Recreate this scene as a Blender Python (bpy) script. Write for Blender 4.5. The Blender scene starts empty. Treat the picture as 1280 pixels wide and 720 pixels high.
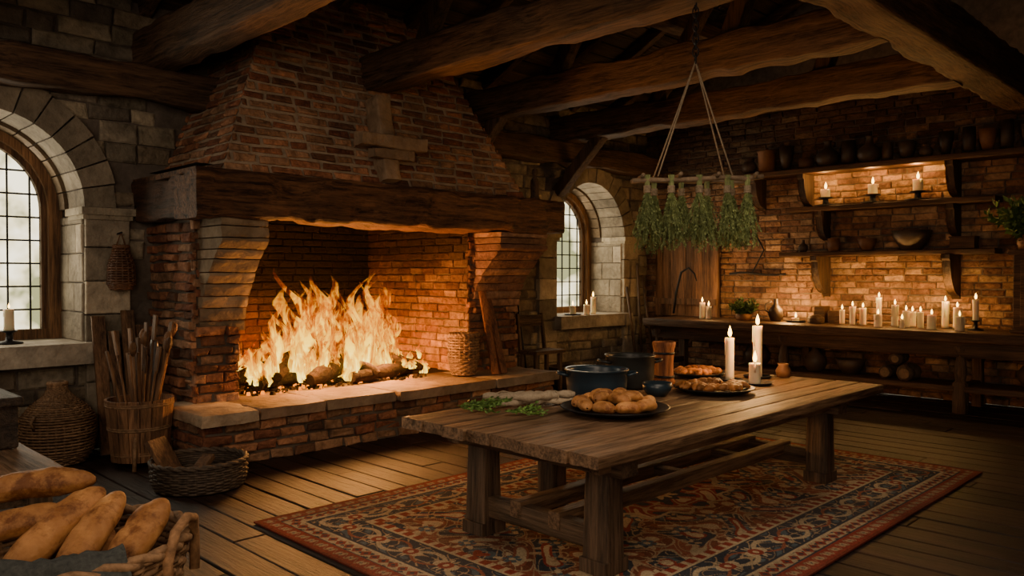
import bpy, math, random
import numpy as np
from mathutils import Vector, Matrix, noise
R = random.Random(11)
S = bpy.context.scene
SQ = math.sqrt(0.5)
RT = Vector((SQ, -SQ, 0)); FW = Vector((SQ, SQ, 0)); UP = Vector((0, 0, 1))

# ------------------------------------------------------------ mesh builder
class MB:
    def __init__(s):
        s.v = []; s.f = []; s.m = []; s.c = []; s.sm = []
    def add(s, vs, fs, m=0, c=(1, 1, 1), sm=False):
        o = len(s.v)
        s.v.extend([(p[0], p[1], p[2]) for p in vs])
        multi = isinstance(c, list)
        for k, f in enumerate(fs):
            s.f.append([i + o for i in f]); s.m.append(m)
            s.c.append(c[k] if multi else c); s.sm.append(sm)
    def build(s, name, mats, loc=None, bevel=0.0, subsurf=0):
        a = np.array(s.v, dtype=float)
        if loc is None:
            loc = ((a[:, 0].min() + a[:, 0].max()) / 2, (a[:, 1].min() + a[:, 1].max()) / 2, a[:, 2].min())
        a = a - np.array(loc)
        me = bpy.data.meshes.new(name)
        me.from_pydata(a.tolist(), [], s.f)
        for mt in mats: me.materials.append(mt)
        me.polygons.foreach_set('material_index', s.m)
        me.polygons.foreach_set('use_smooth', s.sm)
        tot = np.array([len(f) for f in s.f])
        c = np.ones((len(s.f), 4)); c[:, :3] = np.array(s.c)
        col = np.repeat(c, tot, axis=0)
        at = me.attributes.new('Col', 'FLOAT_COLOR', 'CORNER')
        at.data.foreach_set('color', col.ravel())
        me.update()
        ob = bpy.data.objects.new(name, me)
        ob.location = loc
        S.collection.objects.link(ob)
        if bevel:
            b = ob.modifiers.new('bevel', 'BEVEL'); b.width = bevel; b.segments = 2; b.limit_method = 'ANGLE'
        return ob

def box(M, c, size, m=0, col=(1, 1, 1), rot=None, top=1.0):
    x, y, z = size[0] / 2, size[1] / 2, size[2] / 2
    vs = []
    for sx, sy, sz in [(-1,-1,-1),(1,-1,-1),(1,1,-1),(-1,1,-1),(-1,-1,1),(1,-1,1),(1,1,1),(-1,1,1)]:
        k = top if sz > 0 else 1
        p = Vector((sx * x * k, sy * y * k, sz * z))
        if rot: p = rot @ p
        vs.append(p + Vector(c))
    M.add(vs, [(0,3,2,1),(4,5,6,7),(0,1,5,4),(1,2,6,5),(2,3,7,6),(3,0,4,7)], m, col)

def frame(t):
    t = t.normalized()
    up = UP if abs(t.z) < 0.95 else Vector((1, 0, 0))
    a = t.cross(up).normalized(); b = a.cross(t).normalized()
    return a, b

def tube(M, pts, r, seg=6, closed=False, m=0, col=(1, 1, 1), cap=True, sm=True):
    pts = [Vector(p) for p in pts]; n = len(pts)
    vs = []
    pa = None
    for i, p in enumerate(pts):
        if closed: t = pts[(i + 1) % n] - pts[i - 1]
        else: t = pts[min(i + 1, n - 1)] - pts[max(i - 1, 0)]
        if t.length < 1e-9: t = UP.copy()
        t.normalize()
        if pa is None: a, b = frame(t)
        else:
            a = pa - t * pa.dot(t)
            if a.length < 1e-6: a, b = frame(t)
            a.normalize()
            b = a.cross(t)
        pa = a
        rr = r[i] if isinstance(r, (list, tuple)) else r
        for k in range(seg):
            th = 2 * math.pi * k / seg
            vs.append(p + a * math.cos(th) * rr + b * math.sin(th) * rr)
    fs = []
    for i in range(n if closed else n - 1):
        j = (i + 1) % n
        for k in range(seg):
            l = (k + 1) % seg
            fs.append((i * seg + k, i * seg + l, j * seg + l, j * seg + k))
    if cap and not closed:
        fs.append(tuple(range(seg))[::-1]); fs.append(tuple((n - 1) * seg + k for k in range(seg)))
    M.add(vs, fs, m, col, sm)

def lathe(M, cx, cy, prof, seg=24, m=0, col=(1, 1, 1), wob=0, sm=True):
    vs = []; fs = []
    for (r, z) in prof:
        for k in range(seg):
            th = 2 * math.pi * k / seg
            rr = r * (1 + wob * math.sin(3 * th + z * 9))
            vs.append((cx + rr * math.cos(th), cy + rr * math.sin(th), z))
    for i in range(len(prof) - 1):
        for k in range(seg):
            l = (k + 1) % seg
            fs.append((i * seg + k, i * seg + l, (i + 1) * seg + l, (i + 1) * seg + k))
    M.add(vs, fs, m, col, sm)

def beam(M, p0, p1, w, h, amp=0.015, m=0, col=(1, 1, 1), step=0.18, taper=1.0, freq=2.5, n=5.0, hew=0.0, sm=True):
    p0 = Vector(p0); p1 = Vector(p1); L = (p1 - p0).length; t = (p1 - p0) / L
    a, b = frame(t)
    ns = max(2, int(L / step))
    P = []
    c = .5 * min(w, h) / (n * 1.1)
    hw, hh = w / 2, h / 2
    per = [[(hw, hh - c), (hw - c * .3, hh - c * .3), (hw - c, hh)], [(-hw + c, hh), (-hw + c * .3, hh - c * .3), (-hw, hh - c)],
           [(-hw, -hh + c), (-hw + c * .3, -hh + c * .3), (-hw + c, -hh)], [(hw - c, -hh), (hw - c * .3, -hh + c * .3), (hw, -hh + c)]]
    for i in range(4):
        P += per[i]
        q0, q1 = per[i][2], per[(i + 1) % 4][0]
        for s_ in (.33, .67): P.append((q0[0] + (q1[0] - q0[0]) * s_, q0[1] + (q1[1] - q0[1]) * s_))
    K = len(P)
    vs = []
    for i in range(ns + 1):
        s = i / ns; k = 1 + (taper - 1) * s
        cc = p0 + t * L * s
        for (px, py) in P:
            px *= k; py *= k
            p = cc + a * px + b * py
            if amp:
                d = noise.noise(p * freq) + .5 * noise.noise(p * freq * 2.7)
                dd = noise.noise(Vector((p.x * 3, p.y * 3, p.z * 3 + 7)) * freq)
                r = (a * px + b * py).normalized()
                p = p + r * amp * (d + .4 * dd)
                if hew:
                    g = noise.noise(p * 1.3 + Vector((5, 3, 1))) + .5 * noise.noise(p * 3.1)
                    p = p + r * hew * min(0, g)
            vs.append(p)
    fs = []
    for i in range(ns):
        for k in range(K):
            l = (k + 1) % K
            fs.append((i * K + k, i * K + l, (i + 1) * K + l, (i + 1) * K + k))
    M.add(vs, fs, m, col, sm)
    M.add(vs[:K], [tuple(range(K))[::-1]], m, col, False)
    M.add(vs[-K:], [tuple(range(K))], m, col, False)

def brick_face(M, O, U, V, N, wid, hei, bw, bh, gap, dep, pal, jit=0.006, pj=0.012, skip=None, umin=None, umax=None,
               m=0, hv=0.0, wv=0.15, fade=None, ch=0.008, seed=1, stagger=True):
    r = random.Random(seed)
    O, U, V, N = Vector(O), Vector(U), Vector(V), Vector(N)
    v = 0; row = 0
    while v < hei - 0.02:
        h = bh * (1 + r.uniform(-hv, hv)); h = min(h, hei - v)
        a = umin(v + h / 2) if umin else 0
        b = umax(v + h / 2) if umax else wid
        u = a - (bw * .5 if (row % 2 and stagger) else 0) - (r.random() * bw * .8 if hv > 0 else 0)
        while u < b:
            w = bw * (1 + r.uniform(-wv, wv))
            u0, u1 = max(u, a), min(u + w - gap, b)
            if b - u1 < bw * .25: u1 = b
            if u1 - u0 > .03 and not (skip and skip(u0, u1, v, v + h - gap)):
                D = dep + r.uniform(-pj, pj)
                v0, v1 = v, v + h - gap
                j = lambda: r.uniform(-jit, jit)
                P = []
                cs = [(u0, v0), (u1, v0), (u1, v1), (u0, v1)]
                sg = [(1, 1), (-1, 1), (-1, -1), (1, -1)]
                jj = [(j(), j(), j()) for _ in range(4)]
                for (x, y), q in zip(cs, jj): P.append(O + U * (x + q[0]) + V * (y + q[1]))
                for (x, y), q in zip(cs, jj): P.append(O + U * (x + q[0]) + V * (y + q[1]) + N * (D - ch + q[2]))
                for (x, y), q, s2 in zip(cs, jj, sg): P.append(O + U * (x + q[0] + s2[0] * ch * 1.4) + V * (y + q[1] + s2[1] * ch * 1.4) + N * (D + q[2]))
                c = pal[r.randrange(len(pal))]; k = r.uniform(.7, 1.25)
                if fade: k *= fade(u0, v0)
                fs = []
                for i in range(4):
                    l = (i + 1) % 4
                    fs.append((i, l, 4 + l, 4 + i)); fs.append((4 + i, 4 + l, 8 + l, 8 + i))
                fs.append((8, 9, 10, 11))
                M.add(P, fs, m, (c[0] * k, c[1] * k, c[2] * k))
            u += w
            if u1 == b: break
        v += h; row += 1

def quad(M, a, b, c, d, m=0, col=(1, 1, 1)):
    M.add([a, b, c, d], [(0, 1, 2, 3)], m, col)

# ------------------------------------------------------------ materials
def newmat(name):
    m = bpy.data.materials.new(name); m.use_nodes = True
    nt = m.node_tree; nt.nodes.clear()
    out = nt.nodes.new('ShaderNodeOutputMaterial')
    return m, nt, out

def ramp(nt, stops):
    r = nt.nodes.new('ShaderNodeValToRGB')
    e = r.color_ramp.elements
    while len(e) < len(stops): e.new(.5)
    for el, (p, c) in zip(e, stops):
        el.position = p; el.color = (c[0], c[1], c[2], 1) if len(c) == 3 else c
    return r

def mul(nt, a, b):
    n = nt.nodes.new('ShaderNodeMix'); n.data_type = 'RGBA'; n.blend_type = 'MULTIPLY'
    n.inputs[0].default_value = 1
    nt.links.new(a, n.inputs[6]); nt.links.new(b, n.inputs[7])
    return n.outputs[2]

def surf(name, c1, c2, scale=(4, 4, 4), rough=.8, bump=.4, detail=8, metal=0, bscale=None, bdist=.02, sss=0, contrast=(.3, .7), spec=.3, dist=0.3, fine=0, spots=None):
    m, nt, out = newmat(name)
    L = nt.links.new
    p = nt.nodes.new('ShaderNodeBsdfPrincipled')
    tc = nt.nodes.new('ShaderNodeTexCoord'); mp = nt.nodes.new('ShaderNodeMapping')
    mp.inputs['Scale'].default_value = scale
    L(tc.outputs['Object'], mp.inputs[0])
    n = nt.nodes.new('ShaderNodeTexNoise'); n.inputs['Scale'].default_value = 1; n.inputs['Detail'].default_value = detail
    n.inputs['Roughness'].default_value = .65; n.inputs['Distortion'].default_value = dist
    L(mp.outputs[0], n.inputs['Vector'])
    hgt = n.outputs[0]
    if fine:
        nf = nt.nodes.new('ShaderNodeTexNoise'); nf.inputs['Scale'].default_value = fine; nf.inputs['Detail'].default_value = 6; nf.inputs['Roughness'].default_value = .7
        L(mp.outputs[0], nf.inputs['Vector'])
        mm = nt.nodes.new('ShaderNodeMath'); mm.operation = 'MULTIPLY_ADD'; mm.inputs[1].default_value = .75; L(nf.outputs[0], mm.inputs[0])
        m2 = nt.nodes.new('ShaderNodeMath'); m2.operation = 'MULTIPLY_ADD'; m2.inputs[1].default_value = .75; m2.inputs[2].default_value = -.25
        L(n.outputs[0], m2.inputs[0]); L(m2.outputs[0], mm.inputs[2]); hgt = mm.outputs[0]
    r = ramp(nt, [(contrast[0], c1), (contrast[1], c2)])
    L(hgt, r.inputs[0])
    at = nt.nodes.new('ShaderNodeAttribute'); at.attribute_name = 'Col'
    n2 = nt.nodes.new('ShaderNodeTexNoise'); n2.inputs['Scale'].default_value = 1.3; n2.inputs['Detail'].default_value = 3
    L(tc.outputs['Object'], n2.inputs['Vector'])
    r2 = ramp(nt, [(.3, (.62, .62, .62)), (.7, (1.15, 1.15, 1.15))])
    L(n2.outputs[0], r2.inputs[0])
    col = mul(nt, mul(nt, r.outputs[0], at.outputs['Color']), r2.outputs[0])
    if spots:
        n4 = nt.nodes.new('ShaderNodeTexNoise'); n4.inputs['Scale'].default_value = spots; n4.inputs['Detail'].default_value = 5; n4.inputs['Roughness'].default_value = .7
        L(tc.outputs['Object'], n4.inputs['Vector'])
        r4 = ramp(nt, [(.36, (.42, .32, .25)), (.5, (1, 1, 1))]); L(n4.outputs[0], r4.inputs[0])
        col = mul(nt, col, r4.outputs[0])
    L(col, p.inputs['Base Color'])
    p.inputs['Roughness'].default_value = rough; p.inputs['Metallic'].default_value = metal
    p.inputs['Specular IOR Level'].default_value = spec
    if sss:
        p.inputs['Subsurface Weight'].default_value = sss; p.inputs['Subsurface Scale'].default_value = .03
    b = nt.nodes.new('ShaderNodeBump'); b.inputs['Strength'].default_value = bump; b.inputs['Distance'].default_value = bdist
    if bscale:
        n3 = nt.nodes.new('ShaderNodeTexNoise'); n3.inputs['Scale'].default_value = bscale; n3.inputs['Detail'].default_value = 8
        L(tc.outputs['Object'], n3.inputs['Vector']); L(n3.outputs[0], b.inputs['Height'])
    else: L(hgt, b.inputs['Height'])
    L(b.outputs[0], p.inputs['Normal'])
    L(p.outputs[0], out.inputs[0])
    return m

def wood(name, c1, c2, axis='X', rough=.62, bump=.8, s=12, along=.8, spec=.3, bdist=.04, fine=4):
    sc = [s, s, s]; sc['XYZ'.index(axis)] = along
    return surf(name, c1, c2, scale=sc, rough=rough, bump=bump, detail=7, bdist=bdist, contrast=(.36, .66), spec=spec, dist=.6, fine=fine)

def emis(name, col, strength):
    m, nt, out = newmat(name)
    e = nt.nodes.new('ShaderNodeEmission'); e.inputs[0].default_value = (*col, 1); e.inputs[1].default_value = strength
    nt.links.new(e.outputs[0], out.inputs[0])
    return m

W = (1, 1, 1)
BRK = surf('brick_clay', (.42, .38, .36), (1.35, 1.3, 1.25), scale=(11, 11, 11), rough=.92, bump=1, bscale=22, bdist=.03)
STN = surf('rubble_stone', (.45, .44, .42), (1.3, 1.27, 1.2), scale=(7, 7, 7), rough=.92, bump=1, bscale=13, bdist=.04)
MORT = surf('mortar', (.07, .055, .045), (.15, .12, .095), scale=(9, 9, 9), rough=.95, bump=.7)
MORTL = surf('hood_mortar', (.24, .18, .125), (.43, .33, .235), scale=(9, 9, 9), rough=.95, bump=.9, bdist=.03)
MORTD = surf('soot_mortar', (.012, .009, .007), (.03, .02, .015), scale=(9, 9, 9), rough=.95, bump=.7)
ASH = surf('ashlar_stone', (.18, .15, .115), (.40, .345, .265), scale=(5, 5, 5), rough=.9, bump=.8, bscale=18, bdist=.03)
SLAB = surf('hearth_slab_stone', (.17, .125, .09), (.38, .30, .22), scale=(4, 4, 4), rough=.75, bump=.8, bscale=14, bdist=.03)
WBX = wood('old_oak_x', (.028, .015, .008), (.19, .11, .062), 'X')
WBY = wood('old_oak_y', (.028, .015, .008), (.20, .115, .065), 'Y')
WBZ = wood('old_oak_z', (.035, .02, .012), (.16, .095, .055), 'Z')
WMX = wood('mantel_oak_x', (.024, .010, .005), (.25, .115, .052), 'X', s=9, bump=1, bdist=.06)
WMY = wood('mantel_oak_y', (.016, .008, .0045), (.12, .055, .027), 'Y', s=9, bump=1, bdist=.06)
WRX = wood('roof_boards', (.02, .013, .009), (.085, .052, .033), 'X')
WFY = wood('floor_boards', (.008, .0045, .0032), (.042, .0235, .0165), 'Y', rough=.5, s=11, along=.8, bump=.6, spec=.28)
WTX = wood('table_oak_x', (.05, .028, .015), (.29, .175, .10), 'X', rough=.5, s=13, bump=.5, bdist=.02)
WTY = wood('table_oak_y', (.04, .025, .015), (.19, .12, .073), 'Y', rough=.55, s=14, bdist=.02)
WTZ = wood('table_oak_z', (.035, .022, .014), (.17, .105, .064), 'Z', rough=.55, s=14, bdist=.02)
WCY = wood('counter_oak_y', (.028, .014, .008), (.13, .068, .034), 'Y', rough=.5, bdist=.02)
WTW = surf('rack_twig', (.12, .08, .05), (.3, .21, .13), scale=(20, 20, 20), rough=.8, bump=.6)
WICK = surf('wicker', (.10, .055, .027), (.34, .20, .105), scale=(30, 30, 30), rough=.7, bump=.3)
WICKD = surf('dark_wicker', (.035, .025, .018), (.12, .085, .058), scale=(30, 30, 30), rough=.6, bump=.3)
CRUST = surf('bread_crust', (.24, .09, .025), (.62, .31, .11), scale=(7, 7, 7), rough=.62, bump=.5, bscale=26, bdist=.02, sss=.03, spots=11)
PAST = surf('pastry_crust', (.15, .05, .015), (.50, .24, .08), scale=(12, 12, 12), rough=.55, bump=.4, bscale=40)
IRON = surf('cast_iron', (.015, .015, .017), (.04, .04, .045), rough=.45, metal=.6, bump=.2, bscale=60)
ENAM = surf('blue_enamel', (.016, .030, .045), (.028, .05, .07), rough=.3, bump=.05, bscale=40, spec=.5)
CLAY = surf('terracotta', (.10, .045, .02), (.24, .11, .05), rough=.6, bump=.2, bscale=30)
DCLAY = surf('dark_pottery', (.03, .02, .015), (.09, .06, .04), rough=.5, bump=.2, bscale=30)
WAX = surf('candle_wax', (.75, .62, .42), (.85, .72, .5), rough=.5, bump=.05, sss=.4)
HERB = surf('dried_herb', (.07, .10, .045), (.25, .29, .135), scale=(20, 20, 20), rough=.8, bump=.1)
LEAF = surf('green_leaf', (.03, .07, .015), (.10, .17, .045), scale=(20, 20, 20), rough=.6, bump=.1)
LINEN = surf('linen_cloth', (.32, .25, .17), (.50, .41, .29), scale=(60, 60, 60), rough=.9, bump=.3)
DCLOTH = surf('dark_wool_cloth', (.03, .035, .035), (.08, .085, .08), scale=(60, 60, 60), rough=.95, bump=.4)
ROPE = surf('rope', (.2, .15, .10), (.42, .33, .22), scale=(60, 60, 60), rough=.9, bump=.4)
LEATH = surf('leather', (.06, .028, .014), (.2, .09, .045), rough=.6, bump=.3, bscale=25)
CHAR = surf('charred_log', (.006, .005, .004), (.06, .034, .02), scale=(10, 10, 10), rough=.9, bump=1, bdist=.04)
STEEL = surf('old_steel', (.12, .12, .12), (.3, .3, .3), rough=.4, metal=.8, bump=.2, bscale=30)
BARK = surf('log_bark', (.05, .03, .018), (.15, .10, .06), scale=(12, 12, 12), rough=.9, bump=.8)
ENDG = surf('log_endgrain', (.12, .08, .045), (.24, .15, .085), scale=(20, 20, 20), rough=.8, bump=.3)
CFL = emis('candle_flame', (1, .58, .12), 13)
EMB = emis('ember_glow', (1, .24, .004), 2.2)

def flame_mat():
    m, nt, out = newmat('fire_flame')
    L = nt.links.new
    at = nt.nodes.new('ShaderNodeAttribute'); at.attribute_name = 'Col'
    sep = nt.nodes.new('ShaderNodeSeparateColor'); L(at.outputs['Color'], sep.inputs[0])
    tc = nt.nodes.new('ShaderNodeTexCoord'); mp = nt.nodes.new('ShaderNodeMapping'); mp.inputs['Scale'].default_value = (8.5, 8.5, 2.6)
    L(tc.outputs['Object'], mp.inputs[0])
    n = nt.nodes.new('ShaderNodeTexNoise'); n.inputs['Scale'].default_value = 1; n.inputs['Detail'].default_value = 3; n.inputs['Distortion'].default_value = 1.6
    L(mp.outputs[0], n.inputs['Vector'])
    nr = ramp(nt, [(.36, (0, 0, 0)), (.60, (1, 1, 1))]); L(n.outputs[0], nr.inputs[0])
    tm = nt.nodes.new('ShaderNodeMath'); tm.operation = 'MULTIPLY_ADD'; L(sep.outputs[0], tm.inputs[0]); tm.inputs[1].default_value = -.55
    t0 = nt.nodes.new('ShaderNodeMath'); t0.operation = 'MULTIPLY_ADD'; L(nr.outputs[0], t0.inputs[0]); t0.inputs[1].default_value = .74; t0.inputs[2].default_value = .24
    L(t0.outputs[0], tm.inputs[2])
    r = ramp(nt, [(0, (1, .09, .001)), (.3, (1, .20, .002)), (.55, (1, .38, .006)), (.78, (1, .58, .025)), (1, (1, .80, .17))])
    L(tm.outputs[0], r.inputs[0])
    sr = ramp(nt, [(0, (.12,) * 3), (.35, (.32,) * 3), (.7, (.66,) * 3), (1, (1, 1, 1))]); L(tm.outputs[0], sr.inputs[0])
    st = nt.nodes.new('ShaderNodeMath'); st.operation = 'MULTIPLY'; L(sr.outputs[0], st.inputs[0]); st.inputs[1].default_value = 4.2
    e = nt.nodes.new('ShaderNodeEmission'); L(r.outputs[0], e.inputs[0]); L(st.outputs[0], e.inputs[1])
    tr = nt.nodes.new('ShaderNodeBsdfTransparent')
    h2 = nt.nodes.new('ShaderNodeMath'); h2.operation = 'POWER'; L(sep.outputs[0], h2.inputs[0]); h2.inputs[1].default_value = 2.6
    inv = nt.nodes.new('ShaderNodeMath'); inv.operation = 'SUBTRACT'; inv.inputs[0].default_value = 1.0; L(h2.outputs[0], inv.inputs[1])
    lw = nt.nodes.new('ShaderNodeLayerWeight'); lw.inputs[0].default_value = .25
    fi = nt.nodes.new('ShaderNodeMath'); fi.operation = 'SUBTRACT'; fi.inputs[0].default_value = 1; L(lw.outputs['Facing'], fi.inputs[1])
    a1 = nt.nodes.new('ShaderNodeMath'); a1.operation = 'MULTIPLY'; L(nr.outputs[0], a1.inputs[0]); L(inv.outputs[0], a1.inputs[1])
    a2 = nt.nodes.new('ShaderNodeMath'); a2.operation = 'MULTIPLY'; a2.use_clamp = True; L(a1.outputs[0], a2.inputs[0]); L(fi.outputs[0], a2.inputs[1])
    mx = nt.nodes.new('ShaderNodeMixShader'); L(a2.outputs[0], mx.inputs[0]); L(tr.outputs[0], mx.inputs[1]); L(e.outputs[0], mx.inputs[2])
    L(mx.outputs[0], out.inputs[0])
    return m
FLAME = flame_mat()

def glass_mat():
    m, nt, out = newmat('window_glass')
    tr = nt.nodes.new('ShaderNodeBsdfTransparent'); tr.inputs[0].default_value = (1, .97, .88, 1)
    g = nt.nodes.new('ShaderNodeBsdfGlossy'); g.inputs['Roughness'].default_value = .1
    mx = nt.nodes.new('ShaderNodeMixShader'); mx.inputs[0].default_value = .04
    nt.links.new(tr.outputs[0], mx.inputs[1]); nt.links.new(g.outputs[0], mx.inputs[2]); nt.links.new(mx.outputs[0], out.inputs[0])
    return m
GLASS = glass_mat()

# ------------------------------------------------------------ palettes
PH = [(.27, .12, .065), (.34, .165, .09), (.21, .085, .048), (.36, .21, .125), (.26, .15, .09), (.15, .075, .045)]
PFIRE = [(.38, .18, .07), (.46, .23, .09), (.30, .13, .05), (.5, .28, .12)]
PS = [(.20, .17, .13), (.26, .22, .165), (.15, .125, .10), (.31, .26, .19), (.23, .18, .13)]
PRW = [(.24, .14, .08), (.32, .195, .11), (.19, .105, .06), (.36, .24, .145), (.15, .08, .05), (.27, .15, .085)]
PA = [(.92, .9, .86), (1.05, 1.02, .97), (.78, .76, .72), (1.15, 1.12, 1.05)]

XW = 11.9; YW = 8.5; X0 = -2.5; Y0 = -2.5
ARCH = [(1.7, 'window_1'), (10.3, 'window_2')]
RI, RO, ZS, ZSILL = .88, 1.16, 2.36, 1.05
YF = 9.3

# ------------------------------------------------------------ floor
M = MB()
box(M, ((X0 + XW) / 2, (Y0 + YW) / 2 , -.11), (XW - X0 + .4, YW - Y0 + .4, .1), 1, (.3, .3, .3))
x = X0
while x < XW:
    w = R.uniform(.19, .29); y = Y0 - R.random() * 2
    while y < YW:
        l = R.uniform(2.2, 4.5)
        a, b = max(y, Y0), min(y + l - .008, YW)
        if b > a:
            k = R.uniform(.5, 1.55)
            box(M, (x + w / 2, (a + b) / 2, -.025 + R.uniform(-.006, 0)), (w - .018, b - a, .05), 0, (k, k * R.uniform(.93, 1.02), k * R.uniform(.9, 1.12)))
        y += l
    x += w
M.build('floor', [WFY, MORTD], loc=(0, 0, 0), bevel=.007)

# ------------------------------------------------------------ window wall (Y = 8.5)
def hole(u0, u1, v0, v1):
    x0, x1 = X0 + u0, X0 + u1
    if x1 > 3.22 and x0 < 7.5 and v0 < 2.7: return True
    if x1 > 3.5 and x0 < 7.2: return True
    for cx, _ in ARCH:
        nx = min(max(cx, x0), x1); nz = min(max(ZS, v0), v1)
        if v1 > ZS:
            if math.hypot(nx - cx, nz - ZS) < RI + .03: return True
        if v1 > ZSILL - .2 and v0 < ZS and x1 > cx - RI - .02 and x0 < cx + RI + .02: return True
    return False
M = MB()
ZT = 4.5
def wallrect(x0, x1, z0, z1): quad(M, (x0, YW, z0), (x1, YW, z0), (x1, YW, z1), (x0, YW, z1), 1)
wallrect(X0, ARCH[0][0] - RI, 0, ZT); wallrect(ARCH[0][0] + RI, 3.65, 0, ZT)
wallrect(3.65, 6.67, 2.6, ZT); wallrect(6.67, ARCH[1][0] - RI, 0, ZT); wallrect(ARCH[1][0] + RI, XW, 0, ZT)
for cx, _ in ARCH:
    wallrect(cx - RI, cx + RI, 0, ZSILL - .2)
    n = 24
    for i in range(n):
        a0, a1 = math.pi * i / n, math.pi * (i + 1) / n
        p0 = (cx + RI * math.cos(a0), ZS + RI * math.sin(a0)); p1 = (cx + RI * math.cos(a1), ZS + RI * math.sin(a1))
        quad(M, (p0[0], YW, p0[1]), (p0[0], YW, ZT), (p1[0], YW, ZT), (p1[0], YW, p1[1]), 1)
        quad(M, (p0[0], YW, p0[1]), (p1[0], YW, p1[1]), (p1[0], YF + .1, p1[1]), (p0[0], YF + .1, p0[1]), 1)
    for sx in (-1, 1):
        quad(M, (cx + sx * RI, YW, 0), (cx + sx * RI, YF + .1, 0), (cx + sx * RI, YF + .1, ZS), (cx + sx * RI, YW, ZS), 1)
brick_face(M, (X0, YW, 0), (1, 0, 0), (0, 0, 1), (0, -1, 0), XW - X0, ZT, .42, .17, .016, .035, PS, jit=.012, pj=.018, skip=hole, hv=.25, wv=.4, ch=.014, seed=3)
for cx, _ in ARCH:
    brick_face(M, (cx + RI - .01, YW - .02, ZSILL), (0, 1, 0), (0, 0, 1), (-1, 0, 0), YF - YW + .02, ZS - ZSILL - .07, .5, .29, .008, .02, PA, jit=.003, pj=.003, m=2, seed=5)
    brick_face(M, (cx - RI + .01, YF, ZSILL), (0, -1, 0), (0, 0, 1), (1, 0, 0), YF - YW + .02, ZS - ZSILL - .07, .5, .29, .008, .02, PA, jit=.003, pj=.003, m=2, seed=6)
    for sx in (-1, 1):
        xa = cx + RI - .01 if sx > 0 else cx - RI - .40
        brick_face(M, (xa, YW, 0), (1, 0, 0), (0, 0, 1), (0, -1, 0), .41, ZS - .07, .41, .33, .01, .08, PA, jit=.004, pj=.006, m=2, seed=8, wv=.02, stagger=False)
        cxp = (cx + RI + .19) if sx > 0 else (cx - RI - .19)
        box(M, (cxp, YW + .12, ZS - .035), (.5, .52, .07), 2, (1.1, 1.08, 1))
        box(M, (cxp, YW + .12, ZS - .09), (.46, .46, .05), 2, (1, .98, .9))
    nv = 15
    for i in range(nv):
        a0 = math.pi * i / nv + .008; a1 = math.pi * (i + 1) / nv - .008
        k = R.uniform(.55, .85); ro = RO + R.uniform(-.02, .04); y0 = YW - .07 - R.uniform(0, .02)
        vs = []
        for yy in (y0, YW + .42):
            for (rr, aa) in ((RI - .015, a0), (ro, a0), (ro, (a0 + a1) / 2), (ro, a1), (RI - .015, a1), (RI - .015, (a0 + a1) / 2)):
                vs.append((cx + rr * math.cos(aa), yy, ZS + rr * math.sin(aa)))
        fs = [(0, 1, 2, 3, 4, 5)[::-1], (6, 7, 8, 9, 10, 11)] + [(q, (q + 1) % 6, 6 + (q + 1) % 6, 6 + q) for q in range(6)]
        M.add(vs, fs, 2, (k, k * .96, k * .9))
        k = R.uniform(.6, .9); vs = []
        for yy in (YW + .43, YF):
            for (rr, aa) in ((RI - .05, a0), (RI + .05, a0), (RI + .05, (a0 + a1) / 2), (RI + .05, a1), (RI - .05, a1), (RI - .05, (a0 + a1) / 2)):
                vs.append((cx + rr * math.cos(aa), yy, ZS + rr * math.sin(aa)))
        M.add(vs, fs, 2, (k * .62, k * .50, k * .38))
M.build('wall_back', [STN, MORT, ASH], loc=(0, 0, 0))

for cx, nm in ARCH:
    M = MB()
    box(M, (cx, (8.28 + YF) / 2, ZSILL - .1), (2 * RI + .1, YF - 8.28, .2), 3, W)
    n = 28
    def ring(r0, r1, y0, y1, m, col=W):
        for i in range(n):
            a0, a1 = math.pi * i / n, math.pi * (i + 1) / n
            vs = [(cx + r * math.cos(a), y, ZS + r * math.sin(a)) for y in (y0, y1) for r, a in ((r0, a0), (r1, a0), (r1, a1), (r0, a1))]
            M.add(vs, [(0, 3, 2, 1), (4, 5, 6, 7), (0, 4, 7, 3), (1, 2, 6, 5)], m, col)
        for sx in (-1, 1):
            box(M, (cx + sx * (r0 + r1) / 2, (y0 + y1) / 2, (ZSILL + ZS) / 2), (r1 - r0, y1 - y0, ZS - ZSILL), m, col)
    ring(.74, .87, YF - .16, YF, 0, (2.2, 1.9, 1.5)); ring(.69, .75, YF - .09, YF - .01, 0, (1.5, 1.3, 1.1))
    box(M, (cx, YF - .06, ZSILL + .05), (1.6, .1, .1), 0, (2, 1.8, 1.5))
    box(M, (cx, YF - .05, (ZSILL + ZS + .7) / 2), (.045, .05, ZS + .7 - ZSILL), 1)
    for i in range(-3, 4):
        xx = i * .2
        if i == 0: continue
        zt = ZS + math.sqrt(.7 ** 2 - xx ** 2)
        box(M, (cx + xx, YF - .035, (ZSILL + zt) / 2), (.016, .02, zt - ZSILL), 1)
    z = ZSILL + .3
    while z < ZS + .65:
        hw = .7 if z < ZS else math.sqrt(max(.01, .7 ** 2 - (z - ZS) ** 2))
        box(M, (cx, YF - .034, z), (2 * hw, .02, .018), 1); z += .235
    vs = [(cx - .72, YF - .02, ZSILL + .02), (cx + .72, YF - .02, ZSILL + .02)] + [(cx + .72 * math.cos(math.pi * i / 20), YF - .02, ZS + .72 * math.sin(math.pi * i / 20)) for i in range(21)]
    M.add(vs, [tuple(range(len(vs)))], 2)
    M.build(nm, [WBZ, IRON, GLASS, ASH])

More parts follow.
